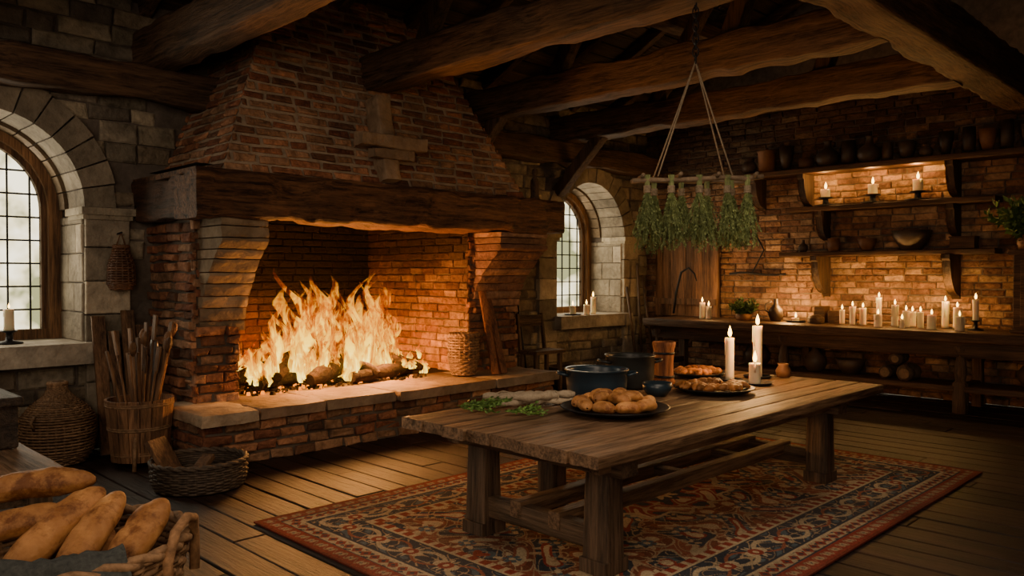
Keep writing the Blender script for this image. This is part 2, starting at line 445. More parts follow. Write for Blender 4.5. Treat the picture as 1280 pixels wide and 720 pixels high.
# ------------------------------------------------------------ counter wall (X = 11.9)
M = MB()
ridge_y, ridge_z = 3.0, 7.3
M.add([(XW, Y0, 0), (XW, YW + .1, 0), (XW, YW + .1, ZT), (XW, ridge_y, ridge_z), (XW, Y0, ZT)], [(0, 1, 2, 3, 4)], 1)
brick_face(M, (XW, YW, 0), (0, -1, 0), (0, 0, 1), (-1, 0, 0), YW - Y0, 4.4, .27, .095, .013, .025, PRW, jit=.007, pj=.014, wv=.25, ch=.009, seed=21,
           fade=lambda u, v: 1.0 if v < 3.2 else .4)  # shade painted into the bricks high up, where the candle glow fades
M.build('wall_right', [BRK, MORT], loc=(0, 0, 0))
M = MB()
M.add([(X0, Y0, 0), (X0, YW + .1, 0), (X0, YW + .1, ZT), (X0, ridge_y, ridge_z), (X0, Y0, ZT)], [(0, 4, 3, 2, 1)], 0, (.2, .17, .13))
M.build('wall_left', [STN], loc=(0, 0, 0))
M = MB()
quad(M, (X0, Y0, 0), (X0, Y0, ZT), (XW, Y0, ZT), (XW, Y0, 0), 0, (.2, .17, .13))
M.build('wall_front', [STN], loc=(0, 0, 0))

# ------------------------------------------------------------ roof
M = MB()
for sy, yb in ((1, YW + .1), (-1, Y0 - .1)):
    A = Vector((X0 - .1, yb, ZT - .05)); B = Vector((X0 - .1, ridge_y, ridge_z))
    V = (B - A); Ln = V.length; V.normalize()
    N = Vector((0, -V.z * sy, V.y * sy))
    if N.z > 0: N = -N
    a = A; b = A + Vector((XW - X0 + .2, 0, 0))
    quad(M, a - N * .02, b - N * .02, b + V * (Ln + .05) - N * .02, a + V * (Ln + .05) - N * .02, 0, (.5, .5, .5))
    brick_face(M, A, (1, 0, 0), V, N, XW - X0 + .2, Ln, 3.2, .24, .016, .03, [(1, 1, 1), (.7, .7, .7), (1.4, 1.35, 1.3)], jit=.002, pj=.006, m=0, seed=31, ch=.006)
M.build('ceiling', [WRX], loc=(0, 0, 0))
M = MB()
xr = -1.6
while xr < XW:
    beam(M, (xr, YW - .05, ZT - .1), (xr, ridge_y, ridge_z - .12), .12, .16, .01, 0, (.7, .7, .7))
    beam(M, (xr, Y0, ZT - .1), (xr, ridge_y, ridge_z - .12), .12, .16, .01, 0, (.7, .7, .7))
    xr += .95
M.build('roof_rafters', [WBY])

BZ = 3.95
def cbeam(name, p0, p1, w, h, mat, amp=.022, hew=.07, c=W):
    M = MB(); beam(M, p0, p1, w, h, amp, 0, c, hew=hew, freq=3, n=6, step=.08); return M.build(name, [mat])
for i, xx in enumerate((1.15, 3.2, 5.3, 7.35, 9.45)):
    y1 = 7.72 if xx == 5.3 else YW
    cbeam('ceiling_beam' + ('' if i == 0 else '.%03d' % i), (xx, 2.7, BZ), (xx, y1, BZ), .32, .40, WBY)
cbeam('purlin_beam', (X0, 2.55, BZ + .04), (XW, 2.55, BZ + .04), .40, .46, WBX, c=(.85, .8, .75))
cbeam('purlin_beam.001', (X0, 6.3, 5.25), (XW, 6.3, 5.25), .26, .3, WBX)
M = MB()
beam(M, (X0, 8.3, 3.6), (4.0, 8.3, 3.6), .34, .36, .03, 0, (.8, .75, .7), hew=.08, step=.1)
beam(M, (7.0, 8.3, 3.6), (XW, 8.3, 3.6), .34, .36, .03, 0, (.8, .75, .7), hew=.08, step=.1)
M.build('wall_plate_beam', [WBX])
M = MB()
for xx in (1.15, 3.2, 5.3, 7.35, 9.45):
    beam(M, (xx, 6.6, BZ + .15), (xx, 5.6, 5.6), .16, .18, .01)
    beam(M, (xx, 4.2, BZ + .15), (xx, 3.0, 7.1), .18, .18, .01)
for xx in (7.35, 9.45): beam(M, (xx, 8.42, 3.0), (xx, 7.5, 3.85), .16, .18, .01)
M.build('roof_struts', [WBZ])

# ------------------------------------------------------------ fireplace
PX0, PXI, QXI, PX1 = 3.2, 3.65, 6.67, 7.53
YP = 7.45; HZ = .48; HYF = 6.8; HX0, HX1 = 3.0, 7.55
M = MB()
box(M, ((PX0 + PXI) / 2, (YP + 9.6) / 2, (HZ + 2.3) / 2), (PXI - PX0 - .06, 9.6 - YP - .06, 2.3 - HZ), 1)
box(M, ((QXI + PX1) / 2, (YP + 9.6) / 2, (HZ + 2.3) / 2), (PX1 - QXI - .06, 9.6 - YP - .06, 2.3 - HZ), 1)
zf = HZ
brick_face(M, (PX0 + .03, 8.5, 0), (0, -1, 0), (0, 0, 1), (-1, 0, 0), 8.5 - YP, 2.22, .27, .092, .02, .04, PH, pj=.035, jit=.013, seed=41, wv=.3, hv=.12)
brick_face(M, (PX0 + .0, YP + .03, zf), (1, 0, 0), (0, 0, 1), (0, -1, 0), PXI - PX0, 1.75, .26, .092, .02, .04, PH, pj=.035, jit=.013, seed=42, wv=.3, hv=.12)
brick_face(M, (QXI, YP + .03, zf), (1, 0, 0), (0, 0, 1), (0, -1, 0), PX1 - QXI, 1.75, .28, .092, .02, .04, PH, pj=.035, jit=.013, seed=43, wv=.3, hv=.12)
brick_face(M, (PX1 - .03, YP, 0), (0, 1, 0), (0, 0, 1), (1, 0, 0), 8.5 - YP, 2.22, .25, .088, .014, .035, PH, pj=.02, seed=44)
sv = lambda v: max(.07, 1.25 - v * .78)  # soot and firelight painted into the firebox brick colour: bright low, dark high
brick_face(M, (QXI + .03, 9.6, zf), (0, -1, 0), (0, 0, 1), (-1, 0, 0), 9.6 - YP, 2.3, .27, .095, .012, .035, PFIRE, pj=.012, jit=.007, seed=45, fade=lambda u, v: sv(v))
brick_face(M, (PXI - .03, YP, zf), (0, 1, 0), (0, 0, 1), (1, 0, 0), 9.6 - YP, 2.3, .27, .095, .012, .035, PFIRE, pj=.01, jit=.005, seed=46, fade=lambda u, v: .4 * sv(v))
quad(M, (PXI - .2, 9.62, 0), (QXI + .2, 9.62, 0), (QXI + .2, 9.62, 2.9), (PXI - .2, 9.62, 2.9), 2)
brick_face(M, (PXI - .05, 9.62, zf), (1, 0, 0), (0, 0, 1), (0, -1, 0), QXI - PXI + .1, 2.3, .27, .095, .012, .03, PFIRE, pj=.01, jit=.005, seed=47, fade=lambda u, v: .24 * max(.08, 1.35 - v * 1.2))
quad(M, (PX0, YP - .1, 2.75), (PX1, YP - .1, 2.75), (PX1, 9.7, 2.75), (PX0, 9.7, 2.75), 2, (.4, .4, .4))
quad(M, (PXI - .2, YP, HZ - .01), (QXI + .2, YP, HZ - .01), (QXI + .2, 9.65, HZ - .01), (PXI - .2, 9.65, HZ - .01), 2)
box(M, ((HX0 + HX1) / 2, (HYF + 8.5) / 2, .2), (HX1 - HX0 - .04, 8.5 - HYF - .04, .4), 1)
brick_face(M, (HX0, HYF + .02, 0), (1, 0, 0), (0, 0, 1), (0, -1, 0), HX1 - HX0, .40, .27, .1, .024, .028, PH, pj=.022, jit=.013, seed=48, wv=.3)
brick_face(M, (HX0 + .02, 8.45, 0), (0, -1, 0), (0, 0, 1), (-1, 0, 0), 8.45 - HYF, .40, .27, .1, .024, .028, PH, pj=.022, jit=.013, seed=49, wv=.3)
xs = HX0 - .05
for w, c in ((.55, (1.4, 1.35, 1.25)), (.7, (.85, .7, .6)), (.85, (.8, .72, .65)), (.6, (.9, .78, .7)), (.8, (.75, .66, .58)), (.62, (.8, .8, .8)), (.5, (.7, .7, .7))):
    w = min(w, HX1 + .05 - xs)
    beam(M, (xs + w / 2, HYF - .07 + R.uniform(-.04, .02), HZ - .045), (xs + w / 2, YP + .25, HZ - .045), w - .015, .1, .025, 3, c, n=5, step=.07, freq=5)
    xs += w
# corbels: stacked courses following one continuous curve
def corbel(x0, x1, mat, cols, zb=1.2, ch=(.10, .15)):
    z = zb; zt = 2.23
    def prof(zz):
        t = max(0, min(1, (zz - zb) / (zt - .2 - zb)))
        return YP - .02 - (YP - 6.96) * (1 - math.cos(t * math.pi / 2)) ** 1.1
    while z < zt - .04:
        h = R.uniform(*ch)
        if zt - (z + h) < .06: h = zt - z
        c = cols[R.randrange(len(cols))]; k = R.uniform(.8, 1.15)
        j = R.uniform(-.008, .008); yb = YP + .12; g = .005
        nx, nz = 9, 5; vs = []; fs = []
        for i in range(nz + 1):
            zz = z + g + (h - 2 * g) * i / nz
            edge = .012 if i in (0, nz) else 0
            for q in range(nx + 1):
                xx = x0 + j + (x1 - x0) * q / nx
                e2 = .012 if q in (0, nx) else 0
                p = Vector((xx, prof(zz) + edge + e2, zz))
                p.y += .022 * noise.noise(p * 8) + .012 * noise.noise(p * 20)
                p.z += .006 * noise.noise(p * 6 + UP * 4)
                vs.append(p)
        for i in range(nz):
            for q in range(nx):
                a = i * (nx + 1) + q; fs.append((a, a + 1, a + nx + 2, a + nx + 1))
        col = (c[0] * k, c[1] * k, c[2] * k)
        M.add(vs, fs, mat, col, True)
        for q in (0, nx):
            l = [vs[i * (nx + 1) + q] for i in range(nz + 1)]
            xx = l[0].x
            M.add(l + [Vector((xx, yb, z + h - g)), Vector((xx, yb, z + g))], [tuple(range(nz + 3))], mat, col)
        for i in (0, nz):
            l = [vs[i * (nx + 1) + q] for q in range(nx + 1)]
            M.add(l + [Vector((l[-1].x, yb, l[0].z)), Vector((l[0].x, yb, l[0].z))], [tuple(range(nx + 3))], mat, col)
        z += h
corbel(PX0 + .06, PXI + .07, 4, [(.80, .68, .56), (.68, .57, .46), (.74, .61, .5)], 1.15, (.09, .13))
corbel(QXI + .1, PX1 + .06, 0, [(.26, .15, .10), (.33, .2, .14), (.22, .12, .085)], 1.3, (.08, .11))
# hood
hb = dict(x0=3.32, x1=7.3, y=7.08, z=2.68); ht = dict(x0=4.45, x1=5.95, y=7.98, z=5.3)
def lerp(a, b, t): return a + (b - a) * t
HH = ht['z'] - hb['z']
A = [(hb['x0'], hb['y']), (hb['x1'], hb['y']), (hb['x1'], 8.6), (hb['x0'], 8.6)]
B = [(ht['x0'], ht['y']), (ht['x1'], ht['y']), (ht['x1'], 8.6), (ht['x0'], 8.6)]
vs = [(x, y, hb['z'] - .03) for x, y in A] + [(x, y, ht['z']) for x, y in B]
M.add(vs, [(0, 1, 5, 4), (1, 2, 6, 5), (3, 0, 4, 7), (2, 3, 7, 6)], 5)
Vf = Vector((0, ht['y'] - hb['y'], HH)); Lf = Vf.length; Vf.normalize(); Nf = Vector((0, -Vf.z, Vf.y))
s0 = (ht['x0'] - hb['x0']) / Lf; s1 = (hb['x1'] - ht['x1']) / Lf
brick_face(M, (hb['x0'], hb['y'], hb['z']), (1, 0, 0), Vf, Nf, 4, Lf, .28, .10, .034, .018, PH, pj=.012, jit=.010, seed=51, wv=.3, ch=.009,
           umin=lambda v: s0 * v, umax=lambda v: (hb['x1'] - hb['x0']) - s1 * v)
for (xa, xb, sd) in ((hb['x0'], ht['x0'], -1), (hb['x1'], ht['x1'], 1)):
    V = Vector((xb - xa, 0, HH)); Ls = V.length; V.normalize()
    N = Vector((V.z * sd, 0, -V.x * sd))
    sy = (ht['y'] - hb['y']) / Ls
    brick_face(M, (xa, 8.6, hb['z']), (0, -1, 0), V, N, 2, Ls, .28, .10, .034, .018, PH, pj=.012, jit=.010, seed=52, wv=.3, ch=.009,
               umin=lambda v: 0, umax=lambda v: (8.6 - hb['y']) - sy * v)
M.build('stone_fireplace', [BRK, MORT, MORTD, SLAB, ASH, MORTL], loc=(5.3, 7.5, 0))
# mantel
M = MB()
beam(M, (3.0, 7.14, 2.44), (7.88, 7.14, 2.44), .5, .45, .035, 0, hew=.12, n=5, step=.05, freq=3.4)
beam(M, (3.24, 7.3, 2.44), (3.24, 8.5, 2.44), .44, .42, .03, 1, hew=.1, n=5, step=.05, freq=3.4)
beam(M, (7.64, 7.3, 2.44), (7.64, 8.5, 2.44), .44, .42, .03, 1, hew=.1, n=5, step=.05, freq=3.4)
box(M, (5.44, 7.75, 2.645), (4.8, 1.5, .05), 0)
M.build('oak_mantel_beam', [WMX, WMY])
# stone cross on hood
M = MB()
cc = (1.0, .88, .75)
beam(M, (5.16, 7.05, 2.70), (5.16, 7.24, 3.62), .24, .2, .02, 0, cc, n=4, step=.06, freq=5)
beam(M, (4.74, 6.98, 3.12), (5.58, 6.98, 3.12), .17, .14, .02, 0, cc, n=4, step=.06, freq=5)
beam(M, (4.92, 7.0, 2.99), (5.42, 7.0, 2.99), .15, .10, .015, 0, (.8, .7, .6), n=4, step=.06, freq=5)
M.build('stone_cross', [SLAB])
M = MB()
lathe(M, 7.62, 7.2, [(0, 2.67), (.07, 2.67), (.07, 2.70), (.05, 2.74), (.06, 2.85), (.045, 2.95), (.02, 2.99), (.04, 3.03), (.035, 3.08), (0, 3.1)], 14)
tube(M, [(7.56, 7.2, 2.93), (7.5, 7.15, 2.85), (7.52, 7.1, 2.78)], .015, 6)
M.build('wooden_figurine', [WBZ])

# ------------------------------------------------------------ fire
def log(M, p0, p1, r, m=0, me=1):
    p0, p1 = Vector(p0), Vector(p1); n = 18; pts = []; rr = []
    for i in range(n):
        t = i / (n - 1); p = p0.lerp(p1, t)
        pts.append(p + Vector((noise.noise(p * 4), noise.noise(p * 4 + UP * 9), 0)) * .05); rr.append(r * (1 + .35 * noise.noise(p * 8)) * (1 - .35 * abs(2 * t - 1) ** 8))
    tube(M, pts, rr, 10, m=m, cap=False)
    a, b = frame(p1 - p0)
    for c, rad in ((pts[0], rr[0]), (pts[-1], rr[-1])):
        M.add([c + a * math.cos(q * math.pi / 5) * rad + b * math.sin(q * math.pi / 5) * rad for q in range(10)], [tuple(range(10))], me)
M = MB()
for (a, b, r) in [((3.95, 7.62, .58), (5.0, 8.2, .62), .095), ((4.3, 8.35, .6), (5.9, 8.1, .62), .09), ((4.0, 8.1, .72), (5.2, 7.8, .86), .085),
                  ((4.45, 7.52, .59), (5.85, 8.1, .80), .095), ((4.15, 7.6, .64), (4.95, 8.25, 1.02), .07), ((5.0, 7.5, .57), (6.1, 7.8, .59), .08),
                  ((6.05, 7.6, .58), (5.0, 8.1, 1.0), .065), ((3.75, 7.9, .58), (4.65, 7.75, .93), .065), ((4.0, 7.6, .56), (4.5, 8.3, .82), .07),
                  ((5.3, 7.45, .58), (4.75, 8.1, .98), .055), ((5.9, 7.9, .6), (5.35, 7.7, .9), .05)]:
    log(M, a, b, r, 0, 0)
M.build('fire_logs', [CHAR, CHAR])
M = MB()
for i in range(460):
    x = R.uniform(3.8, 6.05); y = R.uniform(7.45, 8.4); s = R.uniform(.012, .038)
    if i % 4 == 0: box(M, (x, y, HZ + s / 2 + .002), (s, s, s), 1, rot=Matrix.Rotation(R.random() * 3, 3, 'Z'), top=.7)
    else: box(M, (x, y, HZ + s / 2 + .002), (s * 1.6, s * 1.2, s * 1.2), 0, rot=Matrix.Rotation(R.random() * 3, 3, 'Z'), top=.7)
M.build('fire_embers', [CHAR, EMB])

def tongue(M, x, y, z, h, w, ph, lean):
    n = 22; K = 12; vs = []; fs = []; cols = []
    ang = R.uniform(-.9, .9) - .78
    for i in range(n + 1):
        t = i / n
        r = w * (t + .06) ** .38 * (1 - t) ** .8 * 1.6
        cx = x + lean * t * t * h + math.sin(t * 7.5 + ph) * .15 * h * t
        cy = y + math.cos(t * 4.7 + ph * 1.7) * .07 * h * t
        tw = ang + t * 1.0
        for k in range(K):
            th = 2 * math.pi * k / K
            a = math.cos(th) * r * (1 + .8 * noise.noise(Vector((x * 9 + math.cos(th) * 1.5, ph + math.sin(th) * 1.5, t * 8))))
            b = math.sin(th) * r * .42
            vs.append((cx + a * math.cos(tw) - b * math.sin(tw), cy + a * math.sin(tw) + b * math.cos(tw), z + h * t))
    for i in range(n):
        for k in range(K):
            l = (k + 1) % K
            fs.append((i * K + k, i * K + l, (i + 1) * K + l, (i + 1) * K + k)); cols.append(((i + .5) / n,) * 3)
    M.add(vs, fs, 0, cols, True)
M = MB()
for i in range(185):
    x = R.uniform(3.80, 6.1); y = R.uniform(7.55, 8.2)
    xc = x - (y - 7.85)
    e1 = math.exp(-((xc - 4.68) / .46) ** 2) * 1.0; e2 = math.exp(-((xc - 5.42) / .30) ** 2) * .92
    env = .22 + max(e1, e2)
    h = env * R.uniform(.3, 1.0) ** 1.1
    tongue(M, x, y, HZ + R.uniform(.03, .22), h, R.uniform(.045, .115) * (.5 + h * .75), R.random() * 6, R.uniform(-.18, .25))
M.build('fire_flames', [FLAME])

def light(name, kind, loc, energy, col, size=.1, rot=None, sy=None):
    l = bpy.data.lights.new(name, kind); l.energy = energy; l.color = col
    if kind == 'AREA':
        l.size = size
        if sy: l.shape = 'RECTANGLE'; l.size_y = sy
    else: l.shadow_soft_size = size
    o = bpy.data.objects.new(name, l); o.location = loc
    if rot is not None: o.rotation_euler = rot
    S.collection.objects.link(o); return o
def aim(o, tgt):
    o.rotation_euler = (Vector(tgt) - o.location).to_track_quat('-Z', 'Y').to_euler()
light('fire_light', 'POINT', (4.5, 7.42, 1.0), 135, (1, .40, .10), .2)
light('fire_light.001', 'POINT', (5.4, 7.5, .95), 150, (1, .40, .10), .2)
light('fire_light.002', 'POINT', (5.65, 8.25, .85), 165, (1, .38, .04), .2)
light('fire_light.003', 'POINT', (4.7, 8.75, .85), 110, (1, .24, .02), .2)

# ------------------------------------------------------------ rug
def make_rug():
    x0, x1, y0, y1 = 2.6, 7.68, 1.98, 5.1
    nx, ny = 760, 468
    gx = np.linspace(x0, x1, nx + 1); gy = np.linspace(y0, y1, ny + 1)
    XX, YY = np.meshgrid(gx, gy)
    ZZ = .014 + .0025 * np.sin(XX * 2.1) * np.cos(YY * 1.7)
    v = np.stack([XX, YY, ZZ], -1).reshape(-1, 3)
    idx = np.arange((nx + 1) * (ny + 1)).reshape(ny + 1, nx + 1)
    f = np.stack([idx[:-1, :-1], idx[:-1, 1:], idx[1:, 1:], idx[1:, :-1]], -1).reshape(-1, 4)
    cx, cy = (x0 + x1) / 2, (y0 + y1) / 2; hx, hy = (x1 - x0) / 2, (y1 - y0) / 2
    x = XX - cx; y = YY - cy; ax, ay = np.abs(x), np.abs(y)
    e = np.minimum(hx - ax, hy - ay)
    red = np.array((.26, .042, .028)); cream = np.array((.52, .40, .25)); navy = np.array((.032, .042, .058)); rust = np.array((.28, .09, .05)); tan = np.array((.40, .28, .165)); blue = np.array((.085, .125, .15))
    C = np.zeros(XX.shape + (3,)); C[:] = navy
    def put(mask, c): C[mask] = c
    along = np.where(hx - ax < hy - ay, y, x)
    def flower(u, v, cell, rad, pet, off=0.):
        uu = (u / cell + off) % 1 - .5; vv = (v / cell + off) % 1 - .5
        r = np.hypot(uu, vv) * cell; th = np.arctan2(vv, uu)
        return r, r < rad * (.62 + .38 * np.cos(pet * th))
    def scroll(u, v, k, ph):
        return np.sin(k * u + 1.6 * np.sin(k * .7 * v + ph)) + np.sin(k * .9 * v + 1.7 * np.sin(k * .6 * u + ph * 2))
    fld = e > .62
    s = scroll(ax, ay, 15, .6); s2 = scroll(ax + .3, ay * 1.1, 24, 2.1)
    put(fld, rust * .6)
    put(fld & (s < -.25), navy)
    put(fld & (s < -.9) & (s2 > .3), blue)
    put(fld & (np.abs(s) < .22), cream * .8)
    put(fld & (np.abs(s) < .09), rust)
    put(fld & (np.abs(s2 - .7) < .18), tan)
    put(fld & (np.abs(s2 + .9) < .12), cream * .8)
    put(fld & (s > 1.25), rust); put(fld & (s > 1.6), cream)
    put(fld & (s < -1.4), red); put(fld & (s < -1.7), cream)
    r, fl = flower(ax, ay, .40, .12, 6); put(fld & fl, cream); put(fld & fl & (r < .06), blue); put(fld & (r < .022), cream)
    r, fl = flower(ax, ay, .40, .07, 5, .5); put(fld & fl, tan); put(fld & (r < .022) , navy)
    rm = np.hypot(ax / 1.15, ay / .72); th = np.arctan2(ay, ax)
    md = rm < .62 * (1 + .09 * np.cos(12 * th))
    put(md & fld, cream * .85); md2 = rm < .56 * (1 + .09 * np.cos(12 * th)); put(md2, red)
    s3 = scroll(ax, ay, 22, 1.2); put(md2 & (np.abs(s3) < .3), tan); put(md2 & (s3 > 1.2), navy); put(md2 & (s3 < -1.2), cream)
    md3 = rm < .22 * (1 + .16 * np.cos(8 * th)); put(md3, navy); put(rm < .13 * (1 + .3 * np.cos(8 * th)), cream); put(rm < .05, red)
    b = (e <= .62) & (e > .56); put(b, red); put(b & (np.sin(along * 60) > .3), cream)
    b = (e <= .56) & (e > .54); put(b, cream)
    b = (e <= .54) & (e > .25); put(b, navy)
    ec = e - .3975
    wv = .085 * np.sin(along * 9.5)
    s4 = scroll(along, ec * 1.6, 30, .4); put(b & (np.abs(s4) < .18) & (np.abs(ec) < .13), tan)
    put(b & (s4 > 1.2) & (np.abs(ec) < .13), blue)
    put(b & (np.abs(ec - wv) < .018), cream * .9)
    put(b & (np.abs(ec + wv) < .012), rust)
    u = (along * 9.5 / math.pi - .5) % 1 - .5; rr = np.hypot(u * math.pi / 9.5, ec); t4 = np.arctan2(ec, u)
    fl = rr < .095 * (.7 + .3 * np.cos(6 * t4)); put(b & fl, cream); put(b & (rr < .05), red); put(b & (rr < .02), cream)
    b = (e <= .25) & (e > .232); put(b, cream)
    b = (e <= .232) & (e > .14); put(b, cream * .85)
    d = np.abs(((along * 11) % 1) - .5) + np.abs((e - .186) * 11); put(b & (d < .46), red); put(b & (d < .2), navy)
    s5 = scroll(along, e * 2, 60, .4); put(b & (d > .5) & (s5 > .9), navy)
    b = (e <= .14) & (e > .128); put(b, navy)
    b = (e <= .128); put(b, red)
    uu = (along / .11) % 1 - .5; r = np.hypot(uu * .11, e - .075); th5 = np.arctan2(e - .075, uu)
    put(b & (r < .034 * (.65 + .35 * np.cos(4 * th5))), tan); put(b & (r < .009), navy)
    put(b & (np.abs(e - .075 - .03 * np.sin(along * 57)) < .005), tan * .8)
    put(e < .02, red * .7)
    wear = .12 + .10 * np.sin(XX * 1.9 + 1.3 * np.sin(YY * 2.7)) * np.sin(YY * 2.3 + XX)
    C = C * (1 - wear[..., None]) + np.array((.22, .15, .10)) * wear[..., None]
    rng = np.random.default_rng(2)
    C *= (rng.uniform(.66, 1.15, XX.shape))[..., None]
    me = bpy.data.meshes.new('persian_rug')
    nb = len(v)
    me.from_pydata((v).tolist(), [], f.tolist())
    at = me.attributes.new('Col', 'FLOAT_COLOR', 'POINT')
    cc = np.ones((nb, 4)); cc[:, :3] = np.clip(C.reshape(-1, 3), 0, 1)
    at.data.foreach_set('color', cc.ravel())
    m = surf('rug_wool', (.8, .8, .8), (1.1, 1.1, 1.1), scale=(40, 40, 40), rough=.95, bump=.5, bscale=150, bdist=.004, spec=.1)
    me.materials.append(m); me.update()
    ob = bpy.data.objects.new('persian_rug', me); S.collection.objects.link(ob)
    sd = ob.modifiers.new('thick', 'SOLIDIFY'); sd.thickness = .011; sd.offset = -1
make_rug()

# ------------------------------------------------------------ dining table
TX0, TX1, TY0, TY1, TZ = 3.20, 7.02, 2.56, 4.22, .77
RUG = .018
M = MB()
nb = 8; bw = (TY1 - TY0) / nb
for i in range(nb):
    k = R.uniform(.85, 1.35); yy = TY0 + bw * (i + .5)
    beam(M, (TX0 + R.uniform(-.02, .02), yy, TZ - .035), (TX1 + R.uniform(-.02, .02), yy, TZ - .035), bw - .009, .07, .006, 0, (k, k * .98, k * .95), n=4, step=.1, freq=4)
for xx in (3.58, 6.42):
    beam(M, (xx, TY0 + .1, TZ - .13), (xx, TY1 - .1, TZ - .13), .16, .12, .005, 1, n=6)
    for yy in (TY0 + .28, TY1 - .38):
        beam(M, (xx, yy, RUG), (xx, yy, TZ - .1), .18, .16, .008, 2, n=6, taper=.92, step=.08)
        box(M, (xx, yy, RUG + .04), (.21, .19, .08), 2)
    beam(M, (xx, TY0 + .28, .2), (xx, TY1 - .38, .2), .09, .13, .006, 1, n=6)
for yy in (TY0 + .62, TY1 - .72):
    beam(M, (3.53, yy, .24), (6.5, yy, .24), .09, .1, .006, 0, n=6)
for xx in (4.2, 5.0, 5.8):
    beam(M, (xx, TY0 + .6, .24), (xx, TY1 - .7, .24), .09, .07, .005, 1, n=6)
beam(M, (4.2, TY1 - .42, RUG), (4.2, TY1 - .42, TZ - .07), .15, .14, .008, 2, n=6)
for yy in (TY0 + .2, TY1 - .3):
    beam(M, (3.4, yy, TZ - .11), (6.7, yy, TZ - .11), .07, .1, .005, 0, n=6)
M.build('trestle_dining_table', [WTX, WTY, WTZ])
TZ += .004

# ------------------------------------------------------------ generic small things
def flame(M, x, y, z, h, m):
    prof = [(0, z)] + [(.2 * h * math.sin(math.pi * t ** .7) * (1 - t * .35), z + h * t) for t in (.08, .2, .35, .5, .65, .8, .92)] + [(0, z + h)]
    lathe(M, x, y, prof, 10, m)
def candle(M, x, y, z, h, r, hold=None, fl=.09):
    zz = z
    if hold == 'plate':
        lathe(M, x, y, [(0, z), (r * 2.6, z), (r * 3, z + .02), (r * 2.8, z + .022), (r * 2.4, z + .008), (0, z + .008)], 20, 3); zz = z + .008
    elif hold == 'stick':
        lathe(M, x, y, [(0, z), (r * 2.6, z), (r * 2.6, z + .012), (r * .7, z + .03), (r * .6, z + .1), (r * 1.6, z + .115), (r * 1.6, z + .125), (0, z + .125)], 18, 3); zz = z + .125
    lathe(M, x, y, [(0, zz), (r * 1.06, zz), (r, zz + h * .1), (r * .97, zz + h * .9), (r * 1.0, zz + h), (r * .8, zz + h), (r * .5, zz + h - .008), (0, zz + h - .01)], 16, 0, wob=.03)
    for _ in range(2):
        a = R.random() * 6.28; l = R.uniform(.2, .6) * h
        tube(M, [(x + r * math.cos(a), y + r * math.sin(a), zz + h), (x + r * 1.02 * math.cos(a), y + r * 1.02 * math.sin(a), zz + h - l)], [r * .16, r * .2], 6, m=0)
    tube(M, [(x, y, zz + h - .012), (x + .002, y, zz + h + .014)], .0025, 5, m=1)
    flame(M, x, y, zz + h + .008, fl, 2)
    return zz + h
CM = [WAX, IRON, CFL, IRON]

def weave(M, cx, cy, prof, stakes, rows, rs, m=0, rim=True, seg=5, amp=.5):
    def at(t):
        f = t * (len(prof) - 1); i = min(int(f), len(prof) - 2); q = f - i
        return lerp(prof[i][0], prof[i + 1][0], q), lerp(prof[i][1], prof[i + 1][1], q)
    for i in range(rows):
        r, z = at((i + .5) / rows); n = stakes * 3
        k = R.uniform(.7, 1.25)
        tube(M, [(cx + (r + rs * amp * math.sin(stakes * th / 2 + i * math.pi)) * math.cos(th), cy + (r + rs * amp * math.sin(stakes * th / 2 + i * math.pi)) * math.sin(th), z)
                 for th in [2 * math.pi * j / n for j in range(n)]], rs, seg, closed=True, m=m, col=(k, k, k))
    for s in range(stakes):
        th = 2 * math.pi * s / stakes
        tube(M, [(cx + at(t / 6)[0] * math.cos(th), cy + at(t / 6)[0] * math.sin(th), at(t / 6)[1]) for t in range(7)], rs * .9, 5, m=m, col=(.8, .8, .8))
    lathe(M, cx, cy, [(0, prof[0][1] + .004), (prof[0][0], prof[0][1]), (prof[0][0] - .005, prof[0][1] + .02), (0, prof[0][1] + .02)], 20, m)
    if rim:
        for q in range(2):
            n = 60
            tube(M, [(cx + (prof[-1][0] + rs * .9 * math.sin(12 * th + q * math.pi)) * math.cos(th), cy + (prof[-1][0] + rs * .9 * math.sin(12 * th + q * math.pi)) * math.sin(th), prof[-1][1] + rs * .9 * math.cos(12 * th + q * math.pi))
                     for th in [2 * math.pi * j / n for j in range(n)]], rs * 1.3, 6, closed=True, m=m, col=(1.1, 1.1, 1.1))

def loaf(M, p, q, r, m=0, k=1.0, slash=4, flat=.8, nose=.5, sc=1.25):
    p, q = Vector(p), Vector(q); ax = q - p; L = ax.length; t = ax / L; a, b = frame(t)
    n = 44; K = 22; vs = []; fs = []; cols = []
    for i in range(n + 1):
        s = .5 - .5 * math.cos(math.pi * i / n); rr = r * max(.015, (1 - abs(2 * s - 1) ** 2.8)) ** nose
        bend = math.sin(math.pi * s) * r * .25
        for j in range(K):
            th = 2 * math.pi * j / K
            top = max(0, math.sin(th))
            ridge = 1 - .12 * top * max(0, 1 - 6 * abs(((s * slash + math.cos(th) * .35) % 1) - .5)) if slash else 1
            P_ = p + t * L * s + (a * math.cos(th) + b * math.sin(th)) * r
            d = 1 + .13 * noise.noise(P_ * 11) + .05 * noise.noise(P_ * 32)
            vs.append(p + t * L * s + (a * math.cos(th) + b * math.sin(th) * flat) * rr * ridge * d + b * bend)
    for i in range(n):
        s = .5 - .5 * math.cos(math.pi * (i + .5) / n)
        for j in range(K):
            l = (j + 1) % K; th = 2 * math.pi * (j + .5) / K
            g = max(0, 1 - 5 * abs(((s * slash + math.cos(th) * .35) % 1) - .5)) * max(0, math.sin(th)) if slash else 0
            g *= (sc - 1)
            c = (k * (1 + g), k * .96 * (1 + 1.3 * g), k * .9 * (1 + 1.6 * g))
            fs.append((i * K + j, i * K + l, (i + 1) * K + l, (i + 1) * K + j)); cols.append(c)
    M.add(vs, fs, m, cols, True)

